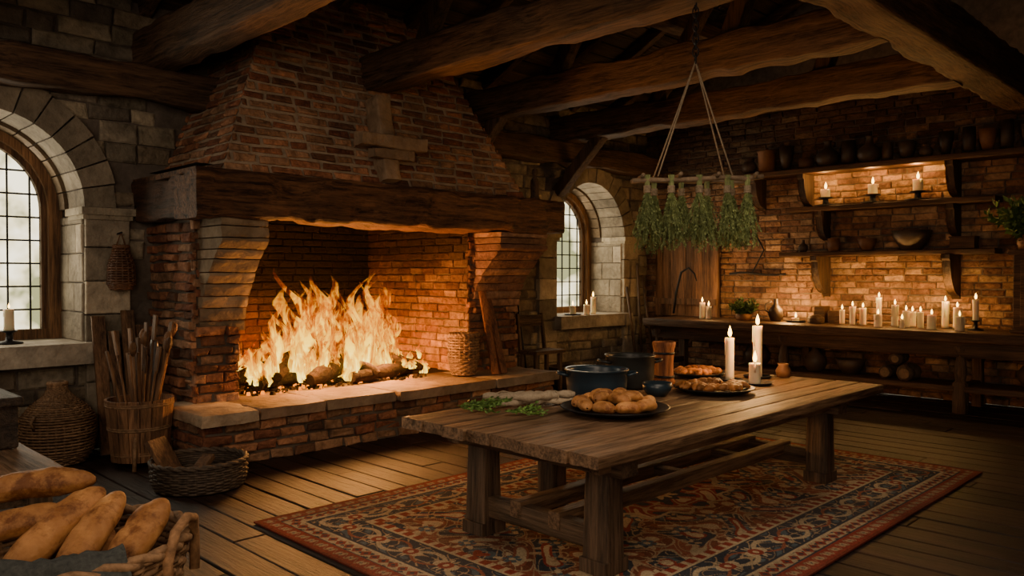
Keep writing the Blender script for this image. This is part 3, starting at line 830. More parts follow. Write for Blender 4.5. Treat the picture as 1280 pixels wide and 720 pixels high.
def plate(M, x, y, z, r, m=0):
    lathe(M, x, y, [(0, z), (r * .7, z), (r * .97, z + .035), (r, z + .045), (r * .97, z + .047), (r * .7, z + .014), (0, z + .012)], 36, m)
M = MB(); plate(M, 4.3, 3.32, TZ, .37, 1)
for i in range(9):
    a = i * 2 * math.pi / 9; rr = .23
    c = Vector((4.3 + rr * math.cos(a), 3.32 + rr * math.sin(a), TZ + .058)); d = Vector((math.cos(a + 1.2), math.sin(a + 1.2), 0)) * .09
    loaf(M, c - d, c + d, .050, 0, R.uniform(.9, 1.35), 1)
for i in range(5):
    a = i * 2 * math.pi / 5 + .3; rr = .11
    c = Vector((4.3 + rr * math.cos(a), 3.32 + rr * math.sin(a), TZ + .10)); d = Vector((math.cos(a + .6), math.sin(a + .6), R.uniform(-.1, .1))) * .09
    loaf(M, c - d, c + d, .050, 0, R.uniform(.9, 1.35), 1)
M.build('bread_roll_platter', [CRUST, IRON])
def pastry(M, x, y, z, r, n):
    plate(M, x, y, z, r, 1)
    for i in range(n):
        a = R.random() * 6.28; rr = r * math.sqrt(R.random()) * .72; zz = z + .045 + (r * .72 - rr) * .16 * R.random()
        c = Vector((x + rr * math.cos(a), y + rr * math.sin(a), zz)); h = R.random() * 3.14; l = R.uniform(.05, .08)
        tube(M, [c + Vector((math.cos(h + t * .8) * l * t, math.sin(h + t * .8) * l * t, .012 * (1 - t * t))) for t in (-1, -.6, -.2, .2, .6, 1)], [.01, .022, .03, .03, .022, .01], 8, m=0, col=(lambda q: (q, q * .85, q * .7))(R.uniform(.6, 1.35)))
M = MB(); pastry(M, 5.60, 3.34, TZ, .32, 50); M.build('pastry_plate', [PAST, IRON])
M = MB(); pastry(M, 6.36, 3.95, TZ, .26, 44); M.build('pastry_plate.001', [PAST, IRON])

def pot(name, x, y, z, r, h, mat, hd=0.0, inner=DCLAY):
    M = MB()
    lathe(M, x, y, [(0, z), (r * .86, z), (r * .95, z + .02), (r * .99, z + h * .5), (r, z + h - .015), (r * 1.05, z + h - .008), (r * 1.05, z + h), (r * .97, z + h), (r * .94, z + h - .02), (r * .93, z + h * .35), (0, z + h * .35)], 40, 0)
    lathe(M, x, y, [(r * .93, z + h * .72), (0, z + h * .72)], 30, 1)
    for s in (0, math.pi):
        a = hd + s; c = Vector((x + r * math.cos(a), y + r * math.sin(a), z + h * .78)); o = Vector((math.cos(a), math.sin(a), 0)); tt = Vector((-o.y, o.x, 0))
        tube(M, [c - tt * .07 - o * .01, c - tt * .065 + o * .04 + UP * .01, c - tt * .03 + o * .065 + UP * .015, c + tt * .03 + o * .065 + UP * .015, c + tt * .065 + o * .04 + UP * .01, c + tt * .07 - o * .01], .011, 8)
    return M.build(name, [mat, inner])
pot('enamel_cooking_pot', 4.80, 3.88, TZ, .235, .21, ENAM, -.78)
pot('enamel_cooking_pot.001', 5.36, 3.98, TZ, .20, .27, surf('dark_enamel', (.02, .022, .022), (.045, .046, .042), rough=.35, bump=.05, bscale=30), -.6)
M = MB(); lathe(M, 5.14, 3.56, [(0, TZ), (.07, TZ), (.11, TZ + .05), (.115, TZ + .10), (.105, TZ + .10), (.09, TZ + .05), (0, TZ + .03)], 24)
M.build('iron_bowl', [ENAM])
# tall wooden jar
M = MB(); tx, ty = 5.76, 3.92
lathe(M, tx, ty, [(0, TZ), (.092, TZ), (.095, TZ + .02), (.084, TZ + .05), (.080, TZ + .16), (.086, TZ + .28), (.098, TZ + .33), (.100, TZ + .355), (.085, TZ + .355), (.07, TZ + .3), (.066, TZ + .05), (0, TZ + .05)], 20, 0)
for zz, r_ in ((.05, .086), (.25, .085)): lathe(M, tx, ty, [(r_, TZ + zz), (r_ + .007, TZ + zz + .003), (r_ + .007, TZ + zz + .018), (r_, TZ + zz + .021)], 20, 1)
M.build('wooden_tankard', [wood('tankard_wood', (.12, .038, .014), (.40, .15, .06), 'Z'), IRON])
for i, (x, y, h, r, ho) in enumerate([(6.30, 3.60, .37, .038, 'plate'), (6.68, 3.54, .46, .042, 'plate'), (6.26, 3.34, .17, .05, 'plate')]):
    M = MB(); t = candle(M, x, y, TZ, h, r, ho, .10); M.build('table_candle' + ('' if i == 0 else '.%03d' % i), CM)
    light('candle_light' + ('' if i == 0 else '.%03d' % i), 'POINT', (x - .02, y - .02, t + .17), 14, (1, .50, .16), .03)
M = MB(); lathe(M, 6.90, 3.40, [(0, TZ), (.06, TZ), (.07, TZ + .06), (.045, TZ + .1), (.05, TZ + .12), (.03, TZ + .12), (0, TZ + .06)], 18); M.build('clay_salt_jar', [CLAY])
# bunched linen cloth: overlapping rolled folds
M = MB()
for i in range(8):
    a = -.62 + R.uniform(-.4, .4); c = Vector((4.13 + R.uniform(-.11, .11), 3.95 + R.uniform(-.10, .10), TZ)); L_ = R.uniform(.18, .30); rr = R.uniform(.024, .038)
    d = Vector((math.cos(a), math.sin(a), 0)); nn = Vector((-d.y, d.x, 0)); ph = R.random() * 6
    pts = [c + d * L_ * t + nn * .035 * math.sin(t * 4 + ph) + UP * (rr * 1.1 + .014 * (i % 3)) for t in [q / 7 - 1 for q in range(15)]]
    tube(M, pts, [rr * (1 + .3 * math.sin(q * 1.7 + ph)) * (.55 + .3 * math.sin(math.pi * (q + 1) / 16)) for q in range(15)], 10, m=0, col=(lambda q: (q, q, q))(R.uniform(.8, 1.15)))
for s_ in (-.16, .12):
    tube(M, [(4.13 + s_ + .05 * math.cos(q) * .5, 3.95 - s_ * .7 + .085 * math.sin(q), TZ + .055 + .038 * math.cos(q)) for q in [2 * math.pi * j / 12 for j in range(12)]], .005, 5, closed=True, m=1)
M.build('linen_cloth', [LINEN, ROPE])
def sprig(M, p, d, L, n, leaf, m=0, spread=.5, kk=1):
    p = Vector(p); d = Vector(d).normalized()
    pts = []
    q = p.copy(); dd = d.copy()
    for i in range(6):
        pts.append(q.copy()); dd = (dd + Vector((R.uniform(-1, 1), R.uniform(-1, 1), R.uniform(-1, 1))) * .1).normalized(); q = q + dd * L / 5
    tube(M, pts, .0025, 3, m=m, cap=False, col=(.9 * kk, .9 * kk, .6 * kk))
    for i in range(n):
        t = R.random() ** .8; f = t * 4.99; b = pts[int(f)].lerp(pts[int(f) + 1], f - int(f))
        o = (d * .8 + Vector((R.uniform(-1, 1), R.uniform(-1, 1), R.uniform(-1, 1))) * spread * 1.6).normalized()
        s = o.cross(Vector((R.uniform(-1, 1), R.uniform(-1, 1), R.uniform(-1, 1)))).normalized() * leaf * .22; l = leaf * R.uniform(.6, 1.2)
        k = R.uniform(.5, 1.6) * kk
        M.add([b, b + o * l * .5 + s, b + o * l, b + o * l * .5 - s], [(0, 1, 2, 3)], m, (k, k, k * .8))
M = MB()
for i in range(20):
    a = -.9 + R.uniform(-.4, .4)
    sprig(M, (3.60 + R.uniform(-.05, .05), 4.06 + R.uniform(-.05, .05), TZ + .03 + R.random() * .02), (math.cos(a), math.sin(a), .06), R.uniform(.18, .28), 20, .034, spread=.35, kk=1.8)
for i in range(12):
    a = -.75 + R.uniform(-.3, .3)
    sprig(M, (3.72 + R.uniform(-.03, .03), 3.74 + R.uniform(-.04, .04), TZ + .025), (math.cos(a), math.sin(a), .06), R.uniform(.18, .26), 15, .03, spread=.3, kk=1.6)
M.build('fresh_herb_sprigs', [LEAF])

# ------------------------------------------------------------ hanging herbs
M = MB()
HC = Vector((5.3, 3.33, 2.42))
def twig(a, b, r):
    a, b = Vector(a), Vector(b)
    tube(M, [a.lerp(b, t / 7) + Vector((0, 0, 1)) * .02 * noise.noise(a * 3 + UP * t) for t in range(8)], [r * (1 + .2 * math.sin(t * 2.3)) for t in range(8)], 8, m=0)
e0, e1 = HC - RT * .44, HC + RT * .44
twig(e0 - RT * .05 - FW * .1 - UP * .01, e1 + RT * .05 - FW * .1 + UP * .02, .019); twig(e0 - RT * .03 + FW * .12 + UP * .01, e1 + RT * .04 + FW * .12, .016)
for s in (-.42, -.14, .14, .42): twig(HC + RT * s - FW * .17 + UP * .025, HC + RT * s + FW * .19 + UP * .025, .014)
top = Vector((5.3, 3.33, BZ - .18)); hook = Vector((5.3, 3.33, 3.32))
for s in (-.30, .26):
    for f in (-.1, .12):
        a = HC + RT * s + FW * f + UP * .02
        tube(M, [a, a.lerp(hook, .5) , hook], .0065, 5, m=1)
for i in range(9):
    c = top.lerp(hook, (i + .5) / 9); ax = RT if i % 2 else FW
    tube(M, [c + ax * .022 * math.cos(q) + UP * .042 * math.sin(q) for q in [2 * math.pi * j / 12 for j in range(12)]], .006, 5, closed=True, m=2)
bun = [(-.38, -.1), (-.20, -.1), (.01, -.1), (.22, -.1), (.37, -.1), (-.29, .12), (-.08, .12), (.12, .12), (.31, .12)]
for bi, (s, f) in enumerate(bun):
    c = HC + RT * s + FW * f
    tube(M, [c + UP * .03, c + FW * .025, c - UP * .035], .006, 5, m=1)
    nst = 46
    L0 = R.uniform(.36, .50)
    for i in range(5):
        z = c.z - .055 - i * .011
        tube(M, [(c.x + .024 * math.cos(q), c.y + .024 * math.sin(q), z) for q in [2 * math.pi * j / 10 for j in range(10)]], .0065, 5, closed=True, m=1)
    for i in range(nst):
        a = R.random() * 6.28; sp = R.random() ** .6 * .30
        d = Vector((math.cos(a) * sp, math.sin(a) * sp, -1))
        tube(M, [c + Vector((math.cos(a) * .022, math.sin(a) * .022, .03)), c + Vector((math.cos(a) * .016, math.sin(a) * .016, -.05)), c + Vector((math.cos(a) * .018, math.sin(a) * .018, -.12))], .003, 3, m=3, cap=False, col=(1.5, 1.4, 1.2))
        sprig(M, c + Vector((math.cos(a) * .018, math.sin(a) * .018, -.11)), d, L0 * R.uniform(.65, 1), 34, .026, m=3, spread=.34, kk=1.0)
M.build('hanging_herb_rack', [WTW, ROPE, IRON, HERB])

# ------------------------------------------------------------ counter and shelves
CX0, CZ = 10.72, 1.0
M = MB()
beam(M, (11.0, 7.7, CZ - .06), (11.0, -1.5, CZ - .06), .56, .12, .008, 0, n=5)
beam(M, (11.56, 7.7, CZ - .06), (11.56, -1.5, CZ - .06), .55, .12, .008, 0, (.9, .9, .9), n=5)
beam(M, (10.86, 7.6, CZ - .21), (10.86, -1.4, CZ - .21), .07, .2, .006, 0, (.7, .7, .7), n=5)
beam(M, (11.1, 6.2, .3), (11.1, -1.4, .3), .6, .07, .006, 0, n=5)
for yy in (7.5, 5.35, 3.05, .6):
    prof = [(0, 0), (.09, 0), (.09, .22), (.09, .36), (.055, .40), (.075, .5), (.06, .62), (.045, .72), (.08, .78), (.08, .83), (0, .83)]
    lathe(M, 10.87, yy, prof, 16, 1)
    beam(M, (11.6, yy, 0), (11.6, yy, .9), .12, .12, .005, 1)
    beam(M, (10.87, yy, .3), (11.6, yy, .3), .09, .09, .005, 0)
M.build('kitchen_counter', [WCY, WBZ])
CZ += .004
XS = 11.68
def bracket(y, z, s=.32):
    prof = [(XW - .03, z), (XW - .03 - s, z), (XW - .03 - s, z - .06)]
    for i in range(9):
        t = i / 8; prof.append((XW - .03 - s + .04 + (s - .12) * (1 - math.cos(t * math.pi / 2)) , z - .08 - (s * .95) * math.sin(t * math.pi / 2)))
    prof.append((XW - .03, z - s * 1.25))
    k = len(prof); vs = [(x, y - .05, zz) for x, zz in prof] + [(x, y + .05, zz) for x, zz in prof]
    M.add(vs, [tuple(range(k)), tuple(range(k, 2 * k))[::-1]] + [(q, (q + 1) % k, k + (q + 1) % k, k + q) for q in range(k)], 1, (.6, .55, .5))
def shelf(nm, y0, y1, z, br, s, w=.36, h=.06):
    global M
    M = MB(); beam(M, (XS, y0, z), (XS, y1, z), w, h, .005, 0, (.8, .72, .65), n=4)
    for y in br: bracket(y, z - h / 2, s)
    M.build(nm, [WCY, WBZ], bevel=.006)
shelf('wall_shelf', 5.65, 2.85, 2.68, (5.16, 3.39), .34, h=.07)
shelf('wall_shelf.001', 5.75, 2.85, 2.01, (5.16, 3.39), .48, h=.07)
shelf('wall_shelf.002', 6.6, -1.5, 3.25, (6.2, 5.42, 3.39, 1.2), .38, .42, .08)

def vessel(M, x, y, z, r, h, kind, m=0, c=W):
    if kind == 0: pr = [(0, 0), (.6, 0), (.95, .3), (1, .55), (.7, .8), (.55, .85), (.7, 1), (.55, 1), (.45, .85), (0, .6)]
    elif kind == 1: pr = [(0, 0), (.5, 0), (.85, .5), (1, 1), (.9, 1), (.7, .5), (0, .2)]
    elif kind == 2: pr = [(0, 0), (.9, 0), (.95, .9), (1.05, .92), (1.05, 1), (.2, 1.02), (.15, 1.12), (0, 1.15)]
    elif kind == 3: pr = [(0, 0), (.7, 0), (1, .25), (.95, .5), (.35, .72), (.28, .95), (.38, 1), (.2, 1), (0, .9)]
    else: pr = [(0, 0), (.8, 0), (.9, .5), (.85, 1), (.7, 1), (.7, .3), (0, .2)]
    lathe(M, x, y, [(r * a, z + h * b) for a, b in pr], 20, m, c)
M = MB(); y = 6.45
while y > .2:
    r = R.uniform(.07, .17); h = R.uniform(.16, .42)
    q = R.uniform(.5, 1.3)
    vessel(M, XS - .02, y - r, 3.297, r, h, R.randrange(5), 0 if R.random() < .75 else 1, (q, q, q)); y -= 2 * r + R.uniform(.01, .10)
M.build('pottery_jar_row', [DCLAY, CLAY])
for i, (y, r, h, k, mt) in enumerate([(4.98, .1, .19, 4, CLAY), (4.5, .13, .17, 1, CLAY), (3.9, .26, .26, 1, DCLAY), (5.45, .07, .18, 3, DCLAY)]):
    M = MB(); vessel(M, XS, y, 2.053, r, h, k); M.build(['clay_cup', 'clay_bowl', 'wooden_mixing_bowl', 'clay_bottle'][i], [mt])
M = MB(); box(M, (XS, 3.25, 2.123), (.2, .3, .14), 0); box(M, (XS, 3.25, 2.203), (.22, .32, .02), 0); M.build('small_wooden_box', [WCY], bevel=.008)
for i, y in enumerate((5.1, 4.42, 3.82)):
    M = MB(); t = candle(M, XS - .02, y, 2.723, .12 + .02 * i, .065, 'stick', .10)
    M.build('pillar_candle' + ('' if i == 0 else '.%03d' % i), CM)
    light('shelf_candle_light' + ('' if i == 0 else '.%03d' % i), 'POINT', (XS - .08, y, t + .12), 14, (1, .5, .14), .04)
def yat(u, X): s = (u - 640) / 1000; return X * (1 - s) / (1 + s)
M = MB()
for (u, h, r, X) in [(1053, .22, .035, 11.4), (1066, .28, .04, 11.3), (1079, .26, .045, 11.35), (1099, .42, .035, 11.45), (1098, .18, .05, 11.1), (1119, .32, .045, 11.3), (1133, .24, .045, 11.25), (1141, .22, .045, 11.45), (1151, .23, .04, 11.2),
                     (1165, .20, .055, 11.1), (1182, .38, .045, 11.5), (1197, .30, .05, 11.4), (1200, .19, .055, 11.05), (1128, .12, .03, 11.05)]:
    candle(M, X, yat(u, X), CZ, h * .92, r, None, .07)
M.build('counter_candle_cluster', CM)
for i, u in enumerate((1060, 1100, 1140, 1185)):
    light('counter_candle_light' + ('' if i == 0 else '.%03d' % i), 'POINT', (11.4, yat(u, 11.4), 1.5), 14, (1, .5, .14), .05)
M = MB()
for (u, h) in ((878, .26), (886, .2)): candle(M, 11.2, yat(u, 11.2), CZ, h, .045, None, .08)
M.build('counter_candle_pair', CM)
light('pair_candle_light', 'POINT', (11.15, yat(882, 11.15), 1.5), 18, (1, .52, .16), .05)
M = MB(); candle(M, 11.4, yat(995, 11.4), CZ, .05, .05, 'plate', .08); M.build('votive_candle', CM)
light('votive_light', 'POINT', (11.45, yat(985, 11.45), 1.3), 38, (1, .5, .14), .05)
M = MB(); candle(M, 11.3, yat(1220, 11.3), CZ, .26, .035, 'stick', .08); M.build('iron_candlestick', CM)
def plant(name, x, y, z, n, L, leaf, pr=.1, ph=.14):
    M = MB(); vessel(M, x, y, z, pr, ph, 4, 1)
    for i in range(n):
        a = R.random() * 6.28; sp = R.uniform(.2, 1.3)
        sprig(M, (x + pr * .5 * math.cos(a) * R.random(), y + pr * .5 * math.sin(a) * R.random(), z + ph * .7), (math.cos(a) * sp, math.sin(a) * sp, 1), L * R.uniform(.6, 1.1), 16, leaf, 0, .7)
    return M.build(name, [LEAF, CLAY])
plant('potted_herb_plant', 11.3, yat(930, 11.3), CZ, 80, .26, .06, .14, .1)
M = MB(); y = yat(970, 11.45); vessel(M, 11.45, y, CZ, .11, .34, 3); tube(M, [(11.4, y + .04, CZ + .3), (11.36, y + .12, CZ + .26), (11.37, y + .13, CZ + .16), (11.4, y + .08, CZ + .12)], .012, 6); M.build('clay_jug', [DCLAY])
M = MB(); y = yat(1032, 11.5)
for k, (r, h) in enumerate(((.13, .24), (.1, .18))): box(M, (11.6, y + .1 - k * .2, CZ + h / 2), (.2, .16, h), 0, rot=Matrix.Rotation(.2 * k, 3, 'Z'))
lathe(M, 11.3, y + .05, [(0, CZ), (.12, CZ), (.12, CZ + .08), (.05, CZ + .12), (0, CZ + .12)], 18, 0)
M.build('spice_boxes', [WCY], bevel=.01)
M = MB()
box(M, (11.45, 1.95, CZ + .48), (.7, 1.2, .92), 0); box(M, (11.43, 1.95, CZ + .97), (.8, 1.3, .06), 0)
box(M, (11.45, 1.95, CZ + .02), (.76, 1.26, .04), 0)
for yy in (2.22, 1.66):
    box(M, (11.09, yy, CZ + .48), (.03, .5, .8), 0, (1.3, 1.3, 1.3)); box(M, (11.07, yy, CZ + .48), (.03, .34, .62), 0, (.8, .8, .8))
M.build('wooden_cupboard', [WCY], bevel=.008)
plant('potted_fern', 11.22, 2.42, CZ + 1.005, 110, .5, .11, .13, .18)
M = MB()
yy = 8.1
while yy > 7.0:
    q = R.uniform(1.4, 2.1)
    beam(M, (XW - .12, yy, CZ + .0), (XW - .12, yy, 2.32), .15, .06, .004, 0, (q, q * .85, q * .7), n=5); yy -= .155
box(M, (XW - .14, 7.56, 2.33), (.2, 1.3, .06), 0, (1.4, 1.3, 1.2)); box(M, (XW - .18, 7.56, 1.25), (.04, 1.2, .1), 0, (1.4, 1.3, 1.2))
M.build('wooden_wall_panel', [WBZ])
M = MB(); y = 7.45
tube(M, [(11.6, y + .25, 1.05), (11.6, y + .2, 1.4), (11.6, y + .1, 1.75), (11.6, y - .05, 1.82), (11.6, y - .16, 1.72), (11.6, y - .2, 1.6)], [.02, .02, .02, .018, .015, .008], 8); M.build('hanging_sickle', [IRON])
M = MB(); pts = [(XW - .1, 6.75 - .16 * i, 1.72 + .02 * math.sin(i)) for i in range(7)]
tube(M, pts, .018, 8); tube(M, [(XW - .1, 6.35, 1.74), (XW - .1, 6.15, 2.1), (XW - .1, 6.35, 2.45)], .012, 6); M.build('hanging_ladle_rail', [IRON])
M = MB()
for (x, y, z) in [(11.05, 3.95, .43), (11.05, 3.72, .43), (11.05, 3.84, .61)]: log(M, (x - .2, y, z), (x + .25, y, z + .01), .09)
M.build('firewood_stack', [BARK, ENDG])
M = MB()
for y, k, r, h in ((5.9, 0, .2, .34), (5.0, 3, .16, .4), (4.5, 1, .2, .2), (2.3, 0, .2, .35), (1.6, 4, .18, .3)): vessel(M, 11.12, y, .34, r, h, k)
M.build('storage_crock_group', [DCLAY])

# ------------------------------------------------------------ corner tools beside window 2
M = MB()
for i, (x, y, tx_, ty_, h) in enumerate([(11.2, 8.05, 11.35, 8.28, 1.9), (11.35, 7.9, 11.5, 8.28, 1.7), (11.0, 8.0, 11.05, 8.28, 1.5)]):
    tube(M, [(x, y, 0.02), (tx_, ty_, h)], .022, 8, m=0)
    if i == 0:
        for q in range(40): a = R.random() * 6.28; tube(M, [(x, y, .4), (x + .12 * math.cos(a), y + .08 * math.sin(a), .02)], .006, 3, m=1)
        M.build('broom', [WBZ, WICK]); M = MB()
M.build('wooden_pole_tools', [WBZ])
M = MB()
for i, (x, h) in enumerate([(7.75, 2.0), (7.95, 1.7), (8.15, 1.85), (8.4, 1.5)]):
    tube(M, [(x, 8.05, .02), (x + .03, 8.36, h)], .018, 8, m=i % 2)
    if i == 1: tube(M, [(x + .03, 8.36, h), (x + .06, 8.34, h + .08), (x + .12, 8.33, h + .06), (x + .12, 8.33, h)], .015, 6, m=1)
    if i == 2: box(M, (x, 8.03, .18), (.2, .03, .3), 1)
M.build('fireplace_tool_set', [WBZ, IRON])
M = MB()
beam(M, (8.0, 7.7, .62), (8.6, 7.7, .62), .36, .05, .004, 1)
for x in (8.05, 8.55):
    for y in (7.58, 7.84): beam(M, (x, y, 0), (x, y, .62), .05, .05, .002, 0)
for x in (8.05, 8.55): beam(M, (x, 7.88, .6), (x, 7.95, 1.15), .05, .04, .002, 0)
beam(M, (8.05, 7.94, 1.05), (8.55, 7.94, 1.05), .03, .16, .002, 1)
M.build('wooden_chair', [WBZ, WBX])
M = MB(); lathe(M, 9.0, 7.9, [(0, 0), (.2, 0), (.26, .15), (.25, .32), (.27, .34), (.23, .34), (.21, .1), (0, .06)], 24); M.build('stone_crock', [DCLAY])
M = MB(); weave(M, 6.42, 7.25, [(.13, HZ + .02), (.18, HZ + .22), (.175, HZ + .5)], 20, 17, .014); M.build('hearth_basket', [WICK])
M = MB()
beam(M, (6.70, 6.98, HZ + .02), (6.80, 7.33, 1.5), .09, .035, .003, 0, (2.0, 1.3, 1)); beam(M, (6.84, 6.98, HZ + .02), (6.90, 7.33, 1.4), .09, .035, .003, 0, (1.6, 1.1, .9))
M.build('leaning_kindling_boards', [WBZ])

# ------------------------------------------------------------ left cluster
M = MB(); x, y = 2.2, 8.02
prof = [(.22, .01), (.29, .12), (.315, .28), (.30, .42), (.22, .52), (.12, .60), (.075, .66), (.07, .72)]
weave(M, x, y, prof, 30, 40, .0105, rim=True)
lathe(M, x, y, [(.2, .02), (.27, .12), (.295, .28), (.28, .42), (.2, .52), (.1, .6), (.06, .66), (.05, .74), (0, .74)], 24, 0, (.5, .5, .5))
for s in (0, math.pi): 
    a = s + .7; tube(M, [(x + .31 * math.cos(a), y + .31 * math.sin(a), .35), (x + .36 * math.cos(a), y + .36 * math.sin(a), .42), (x + .3 * math.cos(a), y + .3 * math.sin(a), .47)], .014, 6)
M.build('wicker_demijohn', [WICK])
M = MB(); x, y = 2.70, 7.42
for i in range(18):
    th = 2 * math.pi * i / 18; k = R.uniform(.8, 1.5)
    r0, r1 = .22, .275
    c0 = Vector((x + r0 * math.cos(th), y + r0 * math.sin(th), .06)); c1 = Vector((x + r1 * math.cos(th), y + r1 * math.sin(th), .60))
    tt = Vector((-math.sin(th), math.cos(th), 0)); o = Vector((math.cos(th), math.sin(th), 0)) * .012
    w0, w1 = r0 * math.pi / 18 * .97, r1 * math.pi / 18 * .97
    vs = [c0 - tt * w0 - o, c0 + tt * w0 - o, c1 + tt * w1 - o, c1 - tt * w1 - o, c0 - tt * w0 + o, c0 + tt * w0 + o, c1 + tt * w1 + o, c1 - tt * w1 + o]
    M.add(vs, [(0, 3, 2, 1), (4, 5, 6, 7), (0, 1, 5, 4), (1, 2, 6, 5), (2, 3, 7, 6), (3, 0, 4, 7)], 3, (k * 1.6, k * 1.3, k * 1.05))
lathe(M, x, y, [(0, .08), (.21, .08), (.21, .1), (0, .1)], 18, 1)
for z, r in ((.12, .232), (.34, .258), (.55, .278)):
    for dz in (0, .018): tube(M, [(x + r * math.cos(q), y + r * math.sin(q), z + dz) for q in [2 * math.pi * j / 36 for j in range(36)]], .011, 6, closed=True, m=0)
for a in (0, 2.1, 4.2): tube(M, [(x + .24 * math.cos(a), y + .24 * math.sin(a), .3), (x + .29 * math.cos(a), y + .29 * math.sin(a), .0)], .018, 6)
for i in range(20):
    a = R.random() * 6.28; rr = R.uniform(.03, .15); h = R.uniform(.85, 1.2)
    k = R.uniform(1.4, 3.8); cc = (k, k * .85, k * .68)
    p0 = Vector((x + rr * .5 * math.cos(a), y + rr * .5 * math.sin(a), .14)); p1 = Vector((x + rr * 2.0 * math.cos(a), y + rr * 2.0 * math.sin(a), h))
    if i % 3 == 0:
        tube(M, [p0, p1], .011, 6, m=1, col=cc); d = (p1 - p0).normalized()
        beam(M, p1 - d * .02, p1 + d * .2, .075, .014, .001, 1, cc, step=.05)
    elif i % 3 == 1:
        tube(M, [p0, p1], .011, 6, m=1, col=cc); d = (p1 - p0).normalized()
        tube(M, [p1 - d * .02, p1 + d * .02, p1 + d * .06, p1 + d * .10, p1 + d * .12], [.01, .03, .038, .028, .005], 8, m=1, col=cc)
    else: beam(M, p0, p1, R.uniform(.04, .075), .022, .003, 1, cc, n=5)
lathe(M, x + .1, y - .08, [(0, .3), (.035, .3), (.035, 1.08), (.03, 1.12), (0, 1.12)], 10, 2)
M.build('utensil_bucket', [WICK, WBZ, STEEL, WTZ])
M = MB()
for i, (x, w, h) in enumerate([(2.62, .12, 1.3), (2.76, .1, 1.15), (2.89, .12, 1.35), (3.02, .1, 1.2)]):
    k = R.uniform(1.2, 2.2); beam(M, (x, 8.0, .01), (x + .02, 8.32, h), .03, w, .003, 0, (k, k * .9, k * .8), n=5)
M.build('leaning_boards', [WBZ])
M = MB(); x, y = 2.76, 6.32
weave(M, x, y, [(.33, .012), (.36, .1), (.36, .22)], 34, 13, .0115, rim=True); M.build('low_round_basket', [WICKD])
M = MB(); beam(M, (2.62, 6.40, .05), (2.50, 6.56, .38), .24, .035, .004, 0, (1.5, 1.4, 1.3), n=5); beam(M, (2.66, 6.3, .05), (2.9, 6.45, .2), .1, .05, .004, 0, (1.5, 1.4, 1.3), n=5); M.build('split_firewood', [WBZ])
M = MB(); x, y = 2.86, 8.32
weave(M, x, y, [(.09, 1.56), (.125, 1.62), (.115, 1.80), (.06, 1.98)], 14, 22, .011)
lathe(M, x, y, [(0, 1.57), (.08, 1.57), (.11, 1.65), (.105, 1.8), (.05, 1.98), (0, 1.98)], 14, 0, (.6, .6, .6))
tube(M, [(x - .05, y, 1.97), (x, y, 2.12), (x + .05, y, 1.97)], .009, 6); tube(M, [(x, 8.42, 2.11), (x, y - .02, 2.12)], .01, 6, m=1)
M.build('hanging_wicker_pouch', [LEATH, IRON])
M = MB(); candle(M, 1.98, 8.7, ZSILL + .003, .2, .045, 'stick', .05); M.build('sill_candlestick', CM)
M = MB(); candle(M, 9.9, 8.5, ZSILL + .003, .14, .05, 'plate', .08); candle(M, 10.15, 8.42, ZSILL + .003, .16, .05, None, .08); candle(M, 10.42, 8.5, ZSILL + .003, .28, .045, None, .09); M.build('sill_candle_group', CM)
light('sill_candle_light', 'POINT', (10.2, 8.45, 1.6), 8, (1, .6, .25), .05)

# ------------------------------------------------------------ left sideboard table, box
M = MB()
for i in range(5):
    k = R.uniform(1.0, 1.5); xx = .33 + i * .2
    beam(M, (xx, 4.22, .72), (xx, 6.1, .72), .195, .06, .004, 0, (k, k, k), n=5)
for x in (.35, 1.12):
    for y in (4.4, 5.95): beam(M, (x, y, 0), (x, y, .7), .1, .1, .004, 1)
for x in (.35, 1.12): beam(M, (x, 4.4, .64), (x, 5.95, .64), .05, .1, .003, 0)
beam(M, (.35, 4.4, .64), (1.12, 4.4, .64), .05, .1, .003, 0)
M.build('side_table', [WTY, WTZ])
M = MB(); box(M, (.93, 5.3, .876), (.5, .6, .24), 0); box(M, (.93, 5.3, 1.01), (.54, .64, .05), 0); box(M, (1.19, 5.3, .9), (.02, .08, .1), 1); M.build('dark_wooden_chest', [wood('chest_wood', (.012, .008, .006), (.055, .035, .023), 'Y'), IRON], bevel=.01)

# ------------------------------------------------------------ bread basket foreground
BC = FW * 2.62 - RT * 1.47; bx, by = BC.x, BC.y; BZ0 = .55
M = MB()
weave(M, bx, by, [(.28, BZ0 + .008), (.34, BZ0 + .1), (.375, BZ0 + .27)], 40, 17, .0115)
for s in (0, math.pi):
    a = -.75 + s
    p = [(a - .28, BZ0 + .14), (a - .3, BZ0 + .24), (a - .2, BZ0 + .325), (a, BZ0 + .35), (a + .2, BZ0 + .325), (a + .3, BZ0 + .24), (a + .28, BZ0 + .14)]
    tube(M, [(bx + .395 * math.cos(q), by + .395 * math.sin(q), z) for q, z in p], .017, 8, col=(1.2, 1.1, 1))
dz = UP * .055
loafs = [(FW * 2.48 - RT * 1.58 + UP * .80, FW * 2.78 - RT * 1.45 + UP * .99, .066), (FW * 2.45 - RT * 1.40 + UP * .78, FW * 2.76 - RT * 1.37 + UP * .98, .060),
         (FW * 2.48 - RT * 1.26 + UP * .78, FW * 2.74 - RT * 1.21 + UP * .96, .060), (FW * 2.75 - RT * 1.86 + UP * .99, FW * 2.85 - RT * 1.52 + UP * 1.02, .060),
         (FW * 2.55 - RT * 1.74 + UP * .91, FW * 2.68 - RT * 1.50 + UP * .95, .056), (FW * 2.62 - RT * 1.33 + UP * .76, FW * 2.85 - RT * 1.5 + UP * .86, .055),
         (FW * 2.7 - RT * 1.7 + UP * .76, FW * 2.75 - RT * 1.3 + UP * .79, .06), (FW * 2.45 - RT * 1.6 + UP * .68, FW * 2.5 - RT * 1.25 + UP * .70, .06)]
